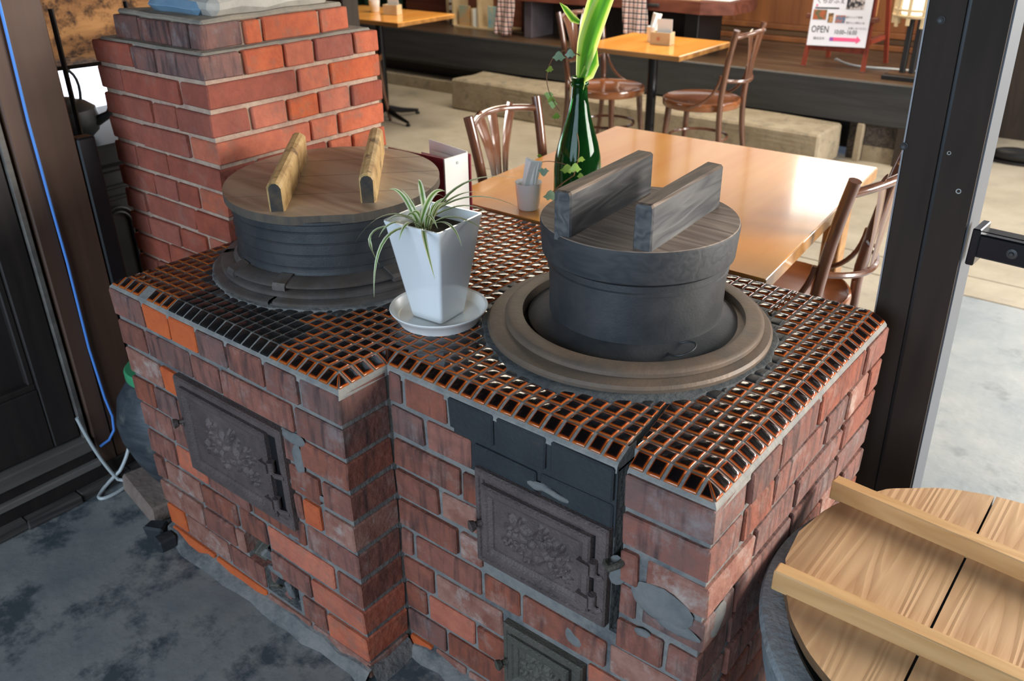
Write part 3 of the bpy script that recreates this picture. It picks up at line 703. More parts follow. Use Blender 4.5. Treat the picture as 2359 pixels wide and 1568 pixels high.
# --- iron fire doors
def rect_prof(bm_, x0, x1, z0, z1, prof, Mx, close=True):
    V = []
    for ins, h in prof: V += [Mx @ Vector(p) for p in ((x0 + ins, h, z0 + ins), (x1 - ins, h, z0 + ins), (x1 - ins, h, z1 - ins), (x0 + ins, h, z1 - ins))]
    F = [(4 * r + i, 4 * r + (i + 1) % 4, 4 * r + 4 + (i + 1) % 4, 4 * r + 4 + i) for r in range(len(prof) - 1) for i in range(4)]
    if close: k = 4 * (len(prof) - 1); F.append((k, k + 1, k + 2, k + 3))
    bm_.add(V, F)
def relief(x0, x1, z0, z1, h0, amp, Mx, seed):
    from mathutils import noise
    rnd = random.Random(seed); nx, nz = 56, 36; V = []
    petals = []
    W_, H_ = x1 - x0, z1 - z0
    for fx, fz, sc_ in ((.30, .66, .8), (.48, .52, 1.15), (.66, .42, .95), (.80, .60, .6), (.22, .36, .6), (.60, .74, .6), (.42, .28, .7), (.82, .26, .6)):
        cx, cz = x0 + fx * W_, z0 + fz * H_
        sc_ *= 1.25; petals.append((cx, cz, .0075 * sc_, .0075 * sc_, 0, 1.0))
        for k in range(6):
            a = k * PI / 3 + rnd.uniform(-.3, .3); r = .017 * sc_
            petals.append((cx + r * math.cos(a), cz + r * math.sin(a), .013 * sc_, .006 * sc_, a, .75))
    for j in range(nz + 1):
        for i in range(nx + 1):
            x, z = x0 + (x1 - x0) * i / nx, z0 + (z1 - z0) * j / nz; h = 0
            for cx, cz, ra, rb, a, s_ in petals:
                dx, dz = x - cx, z - cz; u = (dx * math.cos(a) + dz * math.sin(a)) / ra; v = (-dx * math.sin(a) + dz * math.cos(a)) / rb
                q = 1 - u * u - v * v
                if q > 0: h = max(h, math.sqrt(q) * s_)
            e = min(i, nx - i, j, nz - j) / 4
            h = h * amp * min(1, e) + noise.noise(Vector((x * 260, z * 260, seed))) * .0006
            V.append(Mx @ Vector((x, h0 + h, z)))
    F = [(j * (nx + 1) + i, j * (nx + 1) + i + 1, (j + 1) * (nx + 1) + i + 1, (j + 1) * (nx + 1) + i) for j in range(nz) for i in range(nx)]
    return V, F
def fire_door(Mx, fr, leaf, mat, seed, knob_z, tiltz=0, label=None):
    x0, x1, z0, z1 = fr
    mb = B(); rect_prof(mb, x0, x1, z0, z1, [(0, -.02), (0, .010), (.003, .014), (.010, .014), (.012, .011), (.017, .011), (.019, .007), (.026, .006), (.026, -.01)], Mx, False)
    fo = mb.go('door_frame', mat, stove)
    if label: tag(fo, label)
    a0, a1, c0, c1 = leaf
    mb = B(); rect_prof(mb, a0, a1, c0, c1, [(0, -.008), (0, .014), (.003, .018), (.012, .018), (.015, .015), (.022, .012), (.024, .009)], Mx, False)
    dr = mb.go('fire_door', mat, stove)
    V, F = relief(a0 + .023, a1 - .023, c0 + .023, c1 - .023, .009, .011, Mx, seed); mesh('flower_relief', V, F, mat, dr, True)
    kb = B(); kb.tube([Mx @ Vector((a0 + .003, .012, knob_z)), Mx @ Vector((a0 - .006, .030, knob_z))], [.006, .005], 8)
    kb.tube([Mx @ Vector((a0 - .004, .028, knob_z)), Mx @ Vector((a0 - .008, .036, knob_z - .001)), Mx @ Vector((a0 - .009, .038, knob_z - .001))], [.008, .011, .006], 10)
    kb.go('latch_knob', mat, dr, smooth=True)
    H_ = c1 - c0
    for f in (.18, .62):
        zc = c0 + H_ * f; hb = B()
        hb.prism([(a1 - .020, -.010), (a1 + .004, -.010), (a1 + .004, .010), (a1 - .020, .012)], 0, 1,
                 Mx @ Matrix(((1, 0, 0, 0), (0, 0, .010, .014), (0, 1, 0, zc), (0, 0, 0, 1))))
        hb.tube([Mx @ Vector((a1 + .006, .013, zc - .012)), Mx @ Vector((a1 + .006, .013, zc + .014))], .008, 10)
        hb.tube([Mx @ Vector((a1 + .006, .012, zc - .012)), Mx @ Vector((a1 + .018, .016, zc - .013)), Mx @ Vector((x1 - .006, .012, zc - .010))], .006, 8, flat=.7)
        hb.go('hinge', mat, dr, smooth=True)
fire_door(ML, doorL, (-.474, -.188, -.378, -.180), iron_door, 3, -.262)
fire_door(MR, doorR, (.256, .478, -.312, -.158), iron_door, 5, -.238)
fire_door(MR, (.296, .470, -.60, -.450), (.308, .444, -.588, -.470), iron_door2, 8, -.535, label='greyer small ash door set low under the larger door')
box('door_gap_shade', black, stove, doorL[0] + .02, doorL[1] - .02, -.150, -.146, doorL[2] + .02, doorL[3] - .02)  # black plates painted in as the shade in the door gaps
box('door_gap_shade', black, stove, doorR[0] + .02, doorR[1] - .02, -.037, -.033, doorR[2] + .02, doorR[3] - .02)
kb = B(); kb.tube([(.500, -.03, -.186), (.508, -.05, -.190), (.520, -.058, -.188), (.530, -.045, -.184), (.532, -.03, -.182)], [.004, .005, .006, .006, .005], 8)
kb.go('door_hook', iron_door2, stove, smooth=True)

# ---------------------------------------------------------------- fire rings, pots and lids
t = thing('stove_ring', 'wide two-step cast iron ring around the smaller right-hand rice pot', 'stove ring', (.292, .345, 0))
B().lathe([(.20, .002), (.262, .002), (.263, .010), (.259, .015), (.236, .020), (.20, .020)], 96, .292, .342).go('outer_ring', iron_rust, t, True)
B().lathe([(.234, .018), (.238, .020), (.238, .027), (.234, .031), (.229, .032), (.210, .0335), (.205, .032), (.203, .008), (.205, .0)], 96, .300, .345).go('inner_ring', iron_rust, t, True)
t = thing('iron_rice_pot', 'dark smooth cast iron rice pot under the thick dark-sided lid', 'pot', (.292, .365, 0))
B().lathe([(.201, .003), (.202, .010), (.200, .0155), (.196, .0175), (.1625, .0300), (.1602, .0312), (.1602, .033), (.1605, .060), (.162, .1395), (.158, .1405)], 96, .294, .362).go('pot_body', iron_dark, t, True)
B().lathe([(.1605, .120), (.1645, .122), (.1645, .126), (.162, .128)], 96, .294, .362).go('rim_band', iron_dark, t, True)
V = Vector((0, 0, 0))
t = thing('thick_wooden_pot_lid', 'thick dark-sided round wooden lid with two heavy square bars, on the right-hand pot', 'pot lid', (.288, .372, .141))
lb = B(); pr_ = [(.0, .142), (.170, .142), (.1755, .146), (.1785, .200)]
n_ = 96; V = []; 
o = B().lathe([(.02, .1415), (.170, .1415), (.1745, .145), (.1785, .199), (.1765, .2040)], n_, .289, .368).go('lid_side', lid_dark, t, True)  # side in a darker wood than the top
o = B().lathe([(.1772, .2035), (.176, .2048), (.10, .2050), (.001, .2050)], n_, .289, .368).go('lid_top', lid_top, t, True)
def bar(parent, x0, y0, x1, y1, wd, zb, zt, mt, top_mat, rnd=.004, name='handle_bar', roundtop=False, Mx=None):
    d = Vector((x1 - x0, y1 - y0, 0)); L = d.length; d.normalize(); nrm = Vector((d.y, -d.x, 0))
    F_ = frame((x0, y0, 0), d, nrm, (0, 0, 1))
    if Mx: F_ = Mx @ F_
    h = wd / 2
    if roundtop: prof = [(-h, zb), (-h, zt - h * .7), (-h * .75, zt - h * .25), (-h * .3, zt), (h * .3, zt), (h * .75, zt - h * .25), (h, zt - h * .7), (h, zb)]
    else: prof = [(-h, zb), (-h, zt - rnd), (-h + rnd, zt), (h - rnd, zt), (h, zt - rnd), (h, zb)]
    ts = [0, rnd, L * .25, L * .5, L * .75, L - rnd, L]; V = []; n = len(prof)
    for i, t_ in enumerate(ts):
        for y, z in prof:
            e = rnd * .6 if i in (0, len(ts) - 1) else 0
            j = random.uniform(-.0008, .0008)
            V.append(F_ @ Vector((t_, y * (1 - e / h) + j, z - (e if z > zb else 0) + j)))
    F = [(i * n + j, i * n + (j + 1) % n, (i + 1) * n + (j + 1) % n, (i + 1) * n + j) for i in range(len(ts) - 1) for j in range(n)]
    F += [tuple(range(n))[::-1], tuple((len(ts) - 1) * n + j for j in range(n))]
    mi_ = []
    k = 1 if not roundtop else 3
    for i in range(len(ts) - 1):
        for j in range(n): mi_.append(1 if j in ((1, 2, 3) if not roundtop else (0, 1, 2, 3, 4, 5, 6, 7)) else 0)
    mi_ += [0, 0]
    return mesh(name, V, F, [mt, top_mat], parent, False, mi=mi_)
bar_side = wood('handle_side_wood', (52, 54, 58), (96, 94, 92), 1, 20, 3, .6, .6)
bar(t, .2380, .2000, .2190, .4980, .034, .196, .2835, bar_side, bar_top)
bar(t, .3790, .2260, .3620, .5020, .034, .196, .2835, bar_side, bar_top)
o = B().ring(0, 0, 0, .024, .0016, 32, 6).go('wire_ring', iron_dark, None, True)
R_ = Matrix.Translation((.449, .262, .031)) @ Matrix.Rotation(.45, 4, 'Z') @ Matrix.Rotation(-.35, 4, 'Y')
for v in o.data.vertices: v.co = R_ @ v.co
tag(o, 'thin iron wire ring lying against the foot of the right-hand pot', 'ring')
t = thing('stove_ring', 'broken cracked iron ring plates under the larger left-hand pot', 'stove ring', (-.388, .238, 0))
rg = B(); 
for a0, a1, rr, z in ((-2.5, -1.28, .273, .0), (-1.25, .9, .270, .001), (.92, 3.75, .271, .0)):
    rg.lathe([(.19, z + .001), (rr, z + .001), (rr + .001, z + .009), (rr - .004, z + .012), (.19, z + .012)], 40, -.388, .238, a0, a1)
rg.go('lower_ring', iron, t, True)
rg = B(); rg.lathe([(.19, .014), (.256, .014), (.2575, .021), (.252, .025), (.228, .027), (.19, .024)], 80, -.392, .240, -2.35, 3.85); rg.go('upper_ring', iron, t, True)
t = thing('banded_iron_pot', 'wide banded iron pot with a riveted flange under the thin plank lid', 'pot', (-.393, .232, 0))
CXL, CYL = -.393, .233
pb = [(.208, .003), (.209, .030), (.211, .045), (.2095, .050)]
for z in (.062, .088, .112, .136): pb += [(.2098, z - .0022), (.2118, z - .0006), (.2118, z + .0006), (.2098, z + .0022)]
pb += [(.210, .150), (.213, .153), (.213, .158), (.205, .159)]
B().lathe(pb, 96, CXL, CYL).go('pot_body', iron_dark, t, True)
fl = B(); fl.lathe([(.209, .046), (.216, .047), (.243, .040), (.247, .037), (.246, .033), (.209, .036)], 48, CXL, CYL, -1.75, .6)
fl.lathe([(.209, .046), (.214, .046), (.222, .036), (.221, .032), (.209, .034)], 60, CXL, CYL, .6, 4.5, cap=False)
fl.go('pot_flange', iron, t, True)
for a in (-1.78, -1.2, -.2):
    c_, s_ = math.cos(a), math.sin(a)
    F_ = frame((CXL, CYL, 0), (c_, s_, 0), (-s_, c_, 0), (0, 0, 1))
    B().prism([(.212, .050), (.246, .0425), (.2505, .036), (.2505, .028), (.244, .028), (.212, .040)], -.014, .014, F_ @ Matrix(((1, 0, 0, 0), (0, 0, 1, 0), (0, 1, 0, 0), (0, 0, 0, 1)))).go('flange_clamp', iron, t)
t = thing('plank_pot_lid', 'thin round plank lid with two worn golden bars, on the wide left-hand pot', 'pot lid', (-.398, .243, .16))
ang = math.atan2(.72, -.69)
tilt = Matrix.Translation((-.398, .243, .166)) @ Matrix.Rotation(.03, 4, 'X') @ Matrix.Rotation(.02, 4, 'Y') @ Matrix.Rotation(ang - PI / 2, 4, 'Z')
R0 = .229; cuts = [-R0, -.095, .02, .125, R0]
lidL_side = M('old_lid_edge', (72, 66, 60), (96, 84, 70), 30, .8, bump=.5, bscale=90, stretch=(1, 1, .3))
for a, b_ in zip(cuts, cuts[1:]):
    a_, b2 = a + (.0007 if a > -R0 else 0), b_ - (.0007 if b_ < R0 else 0)
    pts = []
    N = 16
    for i in range(N + 1):
        y = a_ + (b2 - a_) * i / N; pts.append((math.sqrt(max(0, R0 * R0 - y * y)), y))
    for i in range(N, -1, -1):
        y = a_ + (b2 - a_) * i / N; pts.append((-math.sqrt(max(0, R0 * R0 - y * y)), y))
    if a == -R0: pts = pts[1:-1] if pts[0][0] < 1e-6 else pts
    if b_ == R0:
        pts = [p for i, p in enumerate(pts) if not (i == N + 1)]
    bb = B(); bb.prism(pts, -.004, .014)
    n = len(pts); mi_ = [0, 1] + [0] * n
    mesh('plank', [tilt @ Vector(v) for v in bb.v], bb.f, [lidL_side, lidL_top], t, mi=mi_)
inv = tilt.inverted()
for (nx, ny, fx, fy) in ((-.330, .042, -.566, .295), (-.222, .182, -.452, .428)):
    a = Vector((nx, ny, .24)); c_ = Vector((fx, fy, .24)); a, c_ = inv @ a, inv @ c_
    bar(t, a.x, a.y, c_.x, c_.y, .031, .010, .074, iron_dark and M('bar_end', (46, 44, 42), (84, 70, 52), 30, .8, bump=.4), barL, .006, roundtop=True, Mx=tilt)

# ---------------------------------------------------------------- spider plant in a white pot
t = thing('potted_spider_plant', 'striped spider plant in a square tapered white ceramic pot', 'plant', (-.003, .14, .012))
rz = Matrix.Translation((-.003, .140, 0)) @ Matrix.Rotation(math.radians(4), 4, 'Z')
def sq_ring(h, z, r=.008, n=3):
    out = []
    for cx, cy, a0 in ((1, 1, 0), (-1, 1, PI / 2), (-1, -1, PI), (1, -1, 1.5 * PI)):
        for k in range(n + 1):
            a = a0 + k * PI / 2 / n; out.append(rz @ Vector((cx * (h - r) + r * math.cos(a), cy * (h - r) + r * math.sin(a), z)))
    return out
secs = [(.030, .0125, .006), (.0355, .0135, .006), (.037, .018, .006), (.063, .196, .007), (.065, .203, .007), (.0645, .2055, .007), (.0605, .2055, .006), (.059, .200, .006), (.056, .178, .006)]
V = []; F = []
for h, z, r in secs: V += sq_ring(h, z, r)
n = 16
for k in range(len(secs) - 1):
    for i in range(n): F.append((k * n + i, k * n + (i + 1) % n, (k + 1) * n + (i + 1) % n, (k + 1) * n + i))
F.append(tuple(range(n))[::-1])
mesh('ceramic_pot', V, F, white_cer, t, True)
o = B().add(sq_ring(.0575, .182), [tuple(range(16))]).go('soil', soil, t)
def leaf(parent, pts, wd, mat, name='leaf', up=None, fold=.25, base=.45):
    P_ = [Vector(p) for p in pts]; n = len(P_); V = []; Bd = []
    for i, p in enumerate(P_):
        d = (P_[min(i + 1, n - 1)] - P_[max(i - 1, 0)]).normalized()
        s_ = d.cross(Vector(up) if up else Vector((0, 0, 1)))
        s_ = s_.normalized() if s_.length > 1e-4 else Vector((1, 0, 0)); nn = s_.cross(d).normalized()
        t_ = i / (n - 1); w_ = wd * (min(1, base + 2.2 * t_) if t_ < .5 else 1) * (1 - max(0, (t_ - .45) / .55) ** 1.6) * .5 + .0002
        for u, bd in ((-1, 1), (-.5, .5), (0, 0), (.5, .5), (1, 1)):
            V.append(p + s_ * w_ * u + nn * w_ * fold * abs(u)); Bd.append(bd)
    F = [(i * 5 + j, i * 5 + j + 1, (i + 1) * 5 + j + 1, (i + 1) * 5 + j) for i in range(n - 1) for j in range(4)]
    return mesh(name, V, F, mat, parent, 2, band=Bd)
def E_(*a): return a
S0 = Vector((-.006, .118, .186))
LV = [((-.105, .028, .215), (-.062, .055, .125), .010), ((-.01, .0, .25), (-.008, -.012, .100), .009), ((.05, .05, .235), (.12, .01, .16), .008),
      ((.02, .19, .27), (.10, .26, .21), .009), ((-.02, .21, .28), (.04, .34, .235), .008), ((.04, .15, .25), (.12, .20, .15), .009),
      ((-.05, .12, .26), (-.09, .12, .245), .008), ((-.02, .13, .28), (-.045, .15, .262), .010), ((.0, .13, .27), (.01, .16, .25), .010),
      ((-.04, .17, .25), (-.03, .20, .22), .009), ((.02, .10, .25), (.055, .09, .21), .008), ((-.03, .08, .24), (-.05, .06, .20), .007),
      ((.03, .18, .25), (.07, .22, .20), .008), ((-.07, .09, .25), (-.13, .06, .15), .008), ((.0, .20, .25), (.02, .25, .225), .007),
      ((.01, .06, .24), (.015, .035, .195), .009), ((-.02, .05, .235), (-.03, .03, .192), .008), ((.06, .12, .24), (.10, .10, .185), .007)]
for i, (c_, e, wd) in enumerate(LV):
    s_ = S0 + Vector((random.uniform(-.012, .012), random.uniform(-.012, .012), 0))
    leaf(t, arc(s_, c_, e, 12), wd, leaf_spider, up=(0, 0, 1) if i not in (6, 7, 8) else (1, -1, 0))
for i in range(12):
    a = random.uniform(0, 2 * PI); s_ = S0 + Vector((random.uniform(-.01, .01), random.uniform(-.01, .01), 0)); r = random.uniform(.02, .045)
    leaf(t, arc(s_, s_ + Vector((r * .3 * math.cos(a), r * .3 * math.sin(a), .05)), s_ + Vector((r * math.cos(a), r * math.sin(a), random.uniform(.02, .07))), 8), .008, leaf_spider, up=(math.sin(a), -math.cos(a), .4))
o = B().lathe([(.001, .004), (.066, .004), (.070, .0015), (.076, .0015), (.078, .006), (.088, .022), (.090, .023), (.0935, .0285), (.0925, .0300), (.088, .0285), (.080, .014), (.076, .0115), (.001, .0115)], 72, -.002, .141).go('plant_saucer', white_plastic, None, True)
tag(o, 'round white plastic saucer under the spider plant pot', 'saucer')
# ---------------------------------------------------------------- brick chimney
ch = thing('brick_chimney', 'tall stepped red brick chimney stack with a grey cement cap behind the stove', 'chimney', (-.908, .41, FZ))
CX0, CX1, CY0, CY1 = -1.135, -.682, .153, .667
mF = fmat(0, CY0, 1, 0); mS = Matrix(((0, 1, 0, CX1), (1, 0, 0, 0), (0, 0, 1, 0), (0, 0, 0, 1)))
B().box(CX0 + .006, CX1 - .006, CY0 + .006, CY1 - .006, FZ, .409).go('mortar_core', mortar_pink, ch)
B().box(CX0 + .05, CX1 - .048, CY0 + .046, CY1 - .058, .40, .468).go('mortar_core', mortar_pink, ch)
pz = .0618
FR = [[-.965, -.865], [-1.03, -.81], [-1.06, -.92, -.82], [-.99, -.79], [-1.04, -.90]]
SR = [[.27, .37, .46, .585], [.40, .50], [.30, .36, .455, .56], [.42, .51], [.26, .47, .55]]
for k in range(18):
    z1 = .4155 - pz * k; z0 = z1 - .053
    if z0 < FZ: z0 = FZ + .002
    f = k % 2 == 0
    fj = FR[k % 5]; sj = SR[k % 5]
    jx, jy = random.uniform(-.02, .02) if k > 4 else 0, random.uniform(-.02, .02) if k > 4 else 0
    course(ch, mF, CX0, CX1 - (0 if f else .110), [q + jx for q in fj], z0, z1, [random.choice('ccc' if k else 'ddc') for _ in range(5)], last=.10 if f else .05)
    a = CY0 + (.108 if f else 0)
    course(ch, mS, a, CY1, [q + jy for q in sj if q > a + .04], z0, z1, [random.choice('wwwwc') for _ in range(6)], first=.05 if f else .10)  # right face, here and on the upper tier: light put into brighter brick
mF2 = fmat(0, CY0 + .042, 1, 0); mS2 = Matrix(((0, 1, 0, CX1 - .044), (1, 0, 0, 0), (0, 0, 1, 0), (0, 0, 0, 1)))
course(ch, mF2, CX0 + .045, CX1 - .044, [-.985, -.85, -.775], .418, .472, 'dddd', last=.10)
course(ch, mS2, CY0 + .15, CY1 - .055, [.35, .52], .418, .472, 'www')
def pad(name, mat, x0, x1, y0, y1, z0, z1, seed, amt=.006, c=.01, par=ch):
    mb = B().box(x0, x1, y0, y1, z0, z1, c); o = mb.go(name, mat, par, True)
    bm = bmesh.new(); bm.from_mesh(o.data); bmesh.ops.subdivide_edges(bm, edges=bm.edges[:], cuts=4, use_grid_fill=True); bm.to_mesh(o.data); bm.free(); rough(o, amt, seed, 14); return o
pad('cement_ledge', cap_dust, CX0 + .01, CX1 - .012, CY0 + .012, CY1 - .01, .405, .4195, 2, .003, .004)
pad('cement_ledge', cap_dust, CX0 + .05, CX1 - .055, CY0 + .05, CY1 - .06, .468, .482, 4, .005, .005)
pad('cement_cap', cap_white, CX0 + .11, CX1 - .07, CY0 + .09, CY1 - .07, .475, .53, 6, .008, .02)
pad('blue_cap_edge', cap_blue, CX0 + .135, CX1 - .11, CY0 + .078, CY0 + .115, .482, .512, 8, .004, .014)

# ---------------------------------------------------------------- dining table, chairs
t = thing('dining_table', 'large square glossy orange-brown dining table behind the stove', 'table', (-.08, 1.16, FZ))
quad = [(-.50, .695), (.408, .695), (.324, 1.651), (-.551, 1.624)]
B().prism(quad, -.032, 0).go('tabletop', [table_wood], t)
for a, b_ in zip(quad, quad[1:] + quad[:1]):
    a, b_ = Vector((a[0], a[1], 0)), Vector((b_[0], b_[1], 0)); d = (b_ - a).normalized()
    F_ = frame(a, d, (d.y, -d.x, 0), (0, 0, 1)); B().box(0, (b_ - a).length, -.004, .003, -.034, -.0015, .0015, F_).go('table_edge', table_edge, t)
for x, y in ((-.44, .76), (.33, .76), (.26, 1.58), (-.48, 1.56)): box('leg', table_edge, t, x - .028, x + .028, y - .028, y + .028, FZ, -.033, .003)
box('apron', table_edge, t, -.42, .30, .765, .785, -.10, -.033); box('apron', table_edge, t, -.42, .24, 1.56, 1.58, -.10, -.033)
def cafe_table(x0, x1, y0, y1, z, label):
    cx, cy = (x0 + x1) / 2, (y0 + y1) / 2
    t = thing('cafe_table', label, 'table', (cx, cy, FZ), 'pedestal cafe tables')
    box('tabletop', table_wood, t, x0, x1, y0, y1, z - .022, z, .003)
    box('table_edge', table_edge, t, x0 - .003, x1 + .003, y0 - .003, y1 + .003, z - .026, z - .002, .002)
    B().tube([(cx, cy, FZ + .06), (cx, cy, z - .03)], .026, 16).go('column', steel_black, t, True)
    for k in range(4):
        a = PI / 4 + k * PI / 2 + .6; c_, s_ = math.cos(a), math.sin(a)
        fb = B(); fb.tube([(cx + c_ * .02, cy + s_ * .02, FZ + .075), (cx + c_ * .14, cy + s_ * .14, FZ + .045), (cx + c_ * .27, cy + s_ * .27, FZ + .025)], [.024, .018, .011], 8, flat=.7)
        fb.lathe([(.0, FZ), (.016, FZ), (.016, FZ + .012), (.006, FZ + .02)], 12, cx + c_ * .265, cy + s_ * .265); fb.go('foot', steel_black, t, True)
    return t
cafe_table(-1.62, -1.03, 2.93, 3.47, .01, 'small square cafe table in the middle distance, behind the tall green leaf')
cafe_table(-3.90, -3.01, 3.0, 3.52, .01, 'cafe table seen beside the chimney, nearest the green curtain')
chair_parts = []
def make_chair(label, loc, rz, high=.82):
    t = thing('bentwood_chair', label, 'chair', (loc[0], loc[1], FZ), 'bentwood cafe chairs', rz, local=True)
    B().lathe([(.001, .434), (.10, .436), (.15, .440), (.185, .448), (.192, .452), (.198, .450), (.200, .444), (.200, .420), (.196, .414), (.10, .414), (.001, .414)], 40).go('seat', seat_wood, t, True).location = (0, 0, 0)
    B().ring(0, 0, .25, .150, .0085, 32, 8).go('stretcher_ring', chair_wood, t, True)
    for s in (-1, 1):
        B().tube([(.125, s * .115, .42), (.14, s * .128, .2), (.165, s * .150, 0)], [.017, .014, .011], 10).go('leg', chair_wood, t, True)
        B().tube(arc((-.235, s * .165, 0), (-.165, s * .145, .25), (-.168, s * .15, .45), 6) + arc((-.170, s * .15, .5), (-.185, s * .16, .66), (-.225, s * .172, high), 6), [.011, .013, .014, .0145, .015, .015, .015] + [.0155] * 7, 12).go('back_post', chair_wood, t, True)
        B().tube(arc((-.165, s * .168, .60), (-.150, s * .180, .47), (-.02, s * .206, .435), 10), .0075, 8).go('seat_brace', chair_wood, t, True)
    B().tube(arc((-.218, -.165, high - .035), (-.330, 0, high - .005), (-.218, .165, high - .035), 14), .0115, 10).go('top_rail', chair_wood, t, True)
    B().tube(arc((-.178, -.150, .575), (-.315, 0, .545), (-.178, .150, .575), 14), .0085, 8).go('lower_rail', chair_wood, t, True)
    for f in (-1, 0, 1):
        pts = arc((-.243 + abs(f) * .004, f * .027, .560), (-.250, f * .028, .70), (-.274 + abs(f) * .014, f * .088, high - .012), 10)
        B().tube(pts, [.013, .013, .014, .015, .017, .019, .021, .022, .023, .024, .024], 10, flat=.17, up=(0, 1, 0)).go('back_slat', chair_wood, t, True)
    return t
make_chair('bentwood chair at the right end of the dining table, next to the dark door post', (.235, 1.215, 0), math.radians(178), .825)
make_chair('bentwood chair with fanned slats tucked in at the far left side of the dining table', (-.445, 1.165, 0), math.radians(2), .825)
make_chair('bentwood chair pulled out right of the small cafe table, seen from the side', (-1.055, 3.25, 0), math.radians(183), .815)
make_chair('bentwood chair left of the small cafe table, partly behind the green bottle', (-1.61, 3.22, 0), math.radians(-8), .83)
make_chair('dark bentwood chair at the far cafe table, mostly hidden by the chimney', (-3.56, 3.09, 0), math.radians(90), .82)
# ---------------------------------------------------------------- things on the tables
def napkin_cup(x, y, z, label, s=1):
    t = thing('napkin_cup', label, 'cup', (x, y, z), 'white napkin cups')
    B().lathe([(.001, z + .001), (.026 * s, z + .001), (.028 * s, z + .004), (.034 * s, z + .068 * s), (.0345 * s, z + .070 * s), (.032 * s, z + .070 * s), (.026 * s, z + .008), (.001, z + .008)], 32, x, y).go('cup', white_cer, t, True)
    for k in range(3):
        F_ = Matrix.Translation((x + .004 * k, y, z + .075 * s)) @ Matrix.Rotation(.18 + .06 * k, 4, 'Y') @ Matrix.Rotation(.5 * k, 4, 'Z')
        B().box(-.017 * s, .017 * s, -.004, .004, -.062 * s, .055 * s, .002, F_).go('paper_napkin', paper, t)
napkin_cup(-.262, .755, 0, 'white napkin cup on the dining table beside the green bottle', 1.0)
napkin_cup(-1.36, 3.245, .01, 'white napkin cup on the small cafe table in front of the easel', 1.1)
napkin_cup(-3.53, 3.30, .01, 'white napkin cup on the cafe table beside the green curtain', 1.1)
def card_box(x, y, z, label, rz):
    t = thing('card_box', label, 'box', (x, y, z), 'blond wood card boxes')
    M_ = Matrix.Translation((x, y, z)) @ Matrix.Rotation(rz, 4, 'Z')
    for a in ((-.055, -.049, -.03, .03), (.049, .055, -.03, .03), (-.049, .049, -.03, -.024), (-.049, .049, .024, .03)): B().box(a[0], a[1], a[2], a[3], .001, .062, .001, M_).go('side_board', blond, t)
    B().box(-.049, .049, -.024, .024, .001, .006, 0, M_).go('bottom_board', blond, t)
    B().box(-.03, .052, .0, .002, .01, .125, 0, M_ @ Matrix.Rotation(.05, 4, 'X')).go('number_card', paper, t)
    return t, M_
FONT = []
def text(s, size, M_, mat, parent, name='lettering', sx=1):
    M_ = M_ @ Matrix.Diagonal((sx, 1, 1, 1))
    cu = bpy.data.curves.new(name, 'FONT'); cu.body = s; cu.size = size; cu.align_x = 'LEFT'; cu.resolution_u = 2
    ob = bpy.data.objects.new(name, cu); C.objects.link(ob); bpy.context.view_layer.update()
    me = bpy.data.meshes.new_from_object(ob.evaluated_get(bpy.context.evaluated_depsgraph_get())); bpy.data.objects.remove(ob)
    me.transform(M_); me.materials.clear(); me.materials.append(mat); o = bpy.data.objects.new(name, me); C.objects.link(o); o.parent = parent
    L = LOC.get(parent.name)
    if L: o.location = (-L[0], -L[1], -L[2])
    return o
ink = M('black_ink', (40, 42, 44), None, rough=.7); red_ink = M('red_ink', (186, 70, 60), None, rough=.7)
t, M_ = card_box(-1.275, 3.19, .01, 'blond wood card box with a white number card, on the small cafe table', math.radians(6))
text('8', .038, M_ @ Matrix.Translation((.004, -.003, .07)) @ Matrix.Rotation(PI / 2 + .05, 4, 'X'), ink, t)
text('茶', .022, M_ @ Matrix.Translation((-.02, -.0305, .022)) @ Matrix.Rotation(PI / 2, 4, 'X'), red_ink, t)
t, M_ = card_box(-3.33, 3.27, .01, 'blond wood card box on the cafe table beside the green curtain', math.radians(12))
text('1', .038, M_ @ Matrix.Translation((.004, -.003, .07)) @ Matrix.Rotation(PI / 2 + .05, 4, 'X'), ink, t)
# menu stand with a red folder
t = thing('menu_holder', 'white folded menu holder standing on the near left corner of the dining table', 'menu', (-.44, .735, 0))
o = math.radians
def sheet(parent, name, mat, p, q, z0, z1, th=.003):
    p, q = Vector((p[0], p[1], 0)), Vector((q[0], q[1], 0)); d = (q - p); L = d.length; d.normalize()
    return B().box(0, L, -th / 2, th / 2, z0, z1, .0004, frame(p, d, (d.y, -d.x, 0), (0, 0, 1))).go(name, mat, parent)
sheet(t, 'red_cover', red_cover, (-.345, .533), (-.523, .528), .002, .166)
sheet(t, 'spine_cover', white_plastic, (-.342, .533), (-.338, .612), .001, .165, .004)
sheet(t, 'back_cover', white_plastic, (-.339, .612), (-.493, .642), .001, .167, .003)
sheet(t, 'red_cover', red_cover, (-.333, .618), (-.430, .638), .002, .160)
for k in range(2): sheet(t, 'menu_page', paper, (-.350, .600 - .012 * k), (-.47, .618 - .03 * k), .006, .150, .001)
B().lathe([(0, 0), (.004, 0), (.004, .0015), (0, .002)], 12, M_=frame((-.3385, .575, .148), (0, 1, 0), (0, 0, 1), (1, 0, 0))).go('rivet', grey_pl, t, True)
# keep the stand where it really rests: on the stove top behind the plank lid
t['label'] = 'white and red folded menu holder standing behind the plank pot lid'
LOCAL_T = t; t.location = (-.42, .58, T)
for c_ in t.children: c_.location = (.42, -.58, 0)
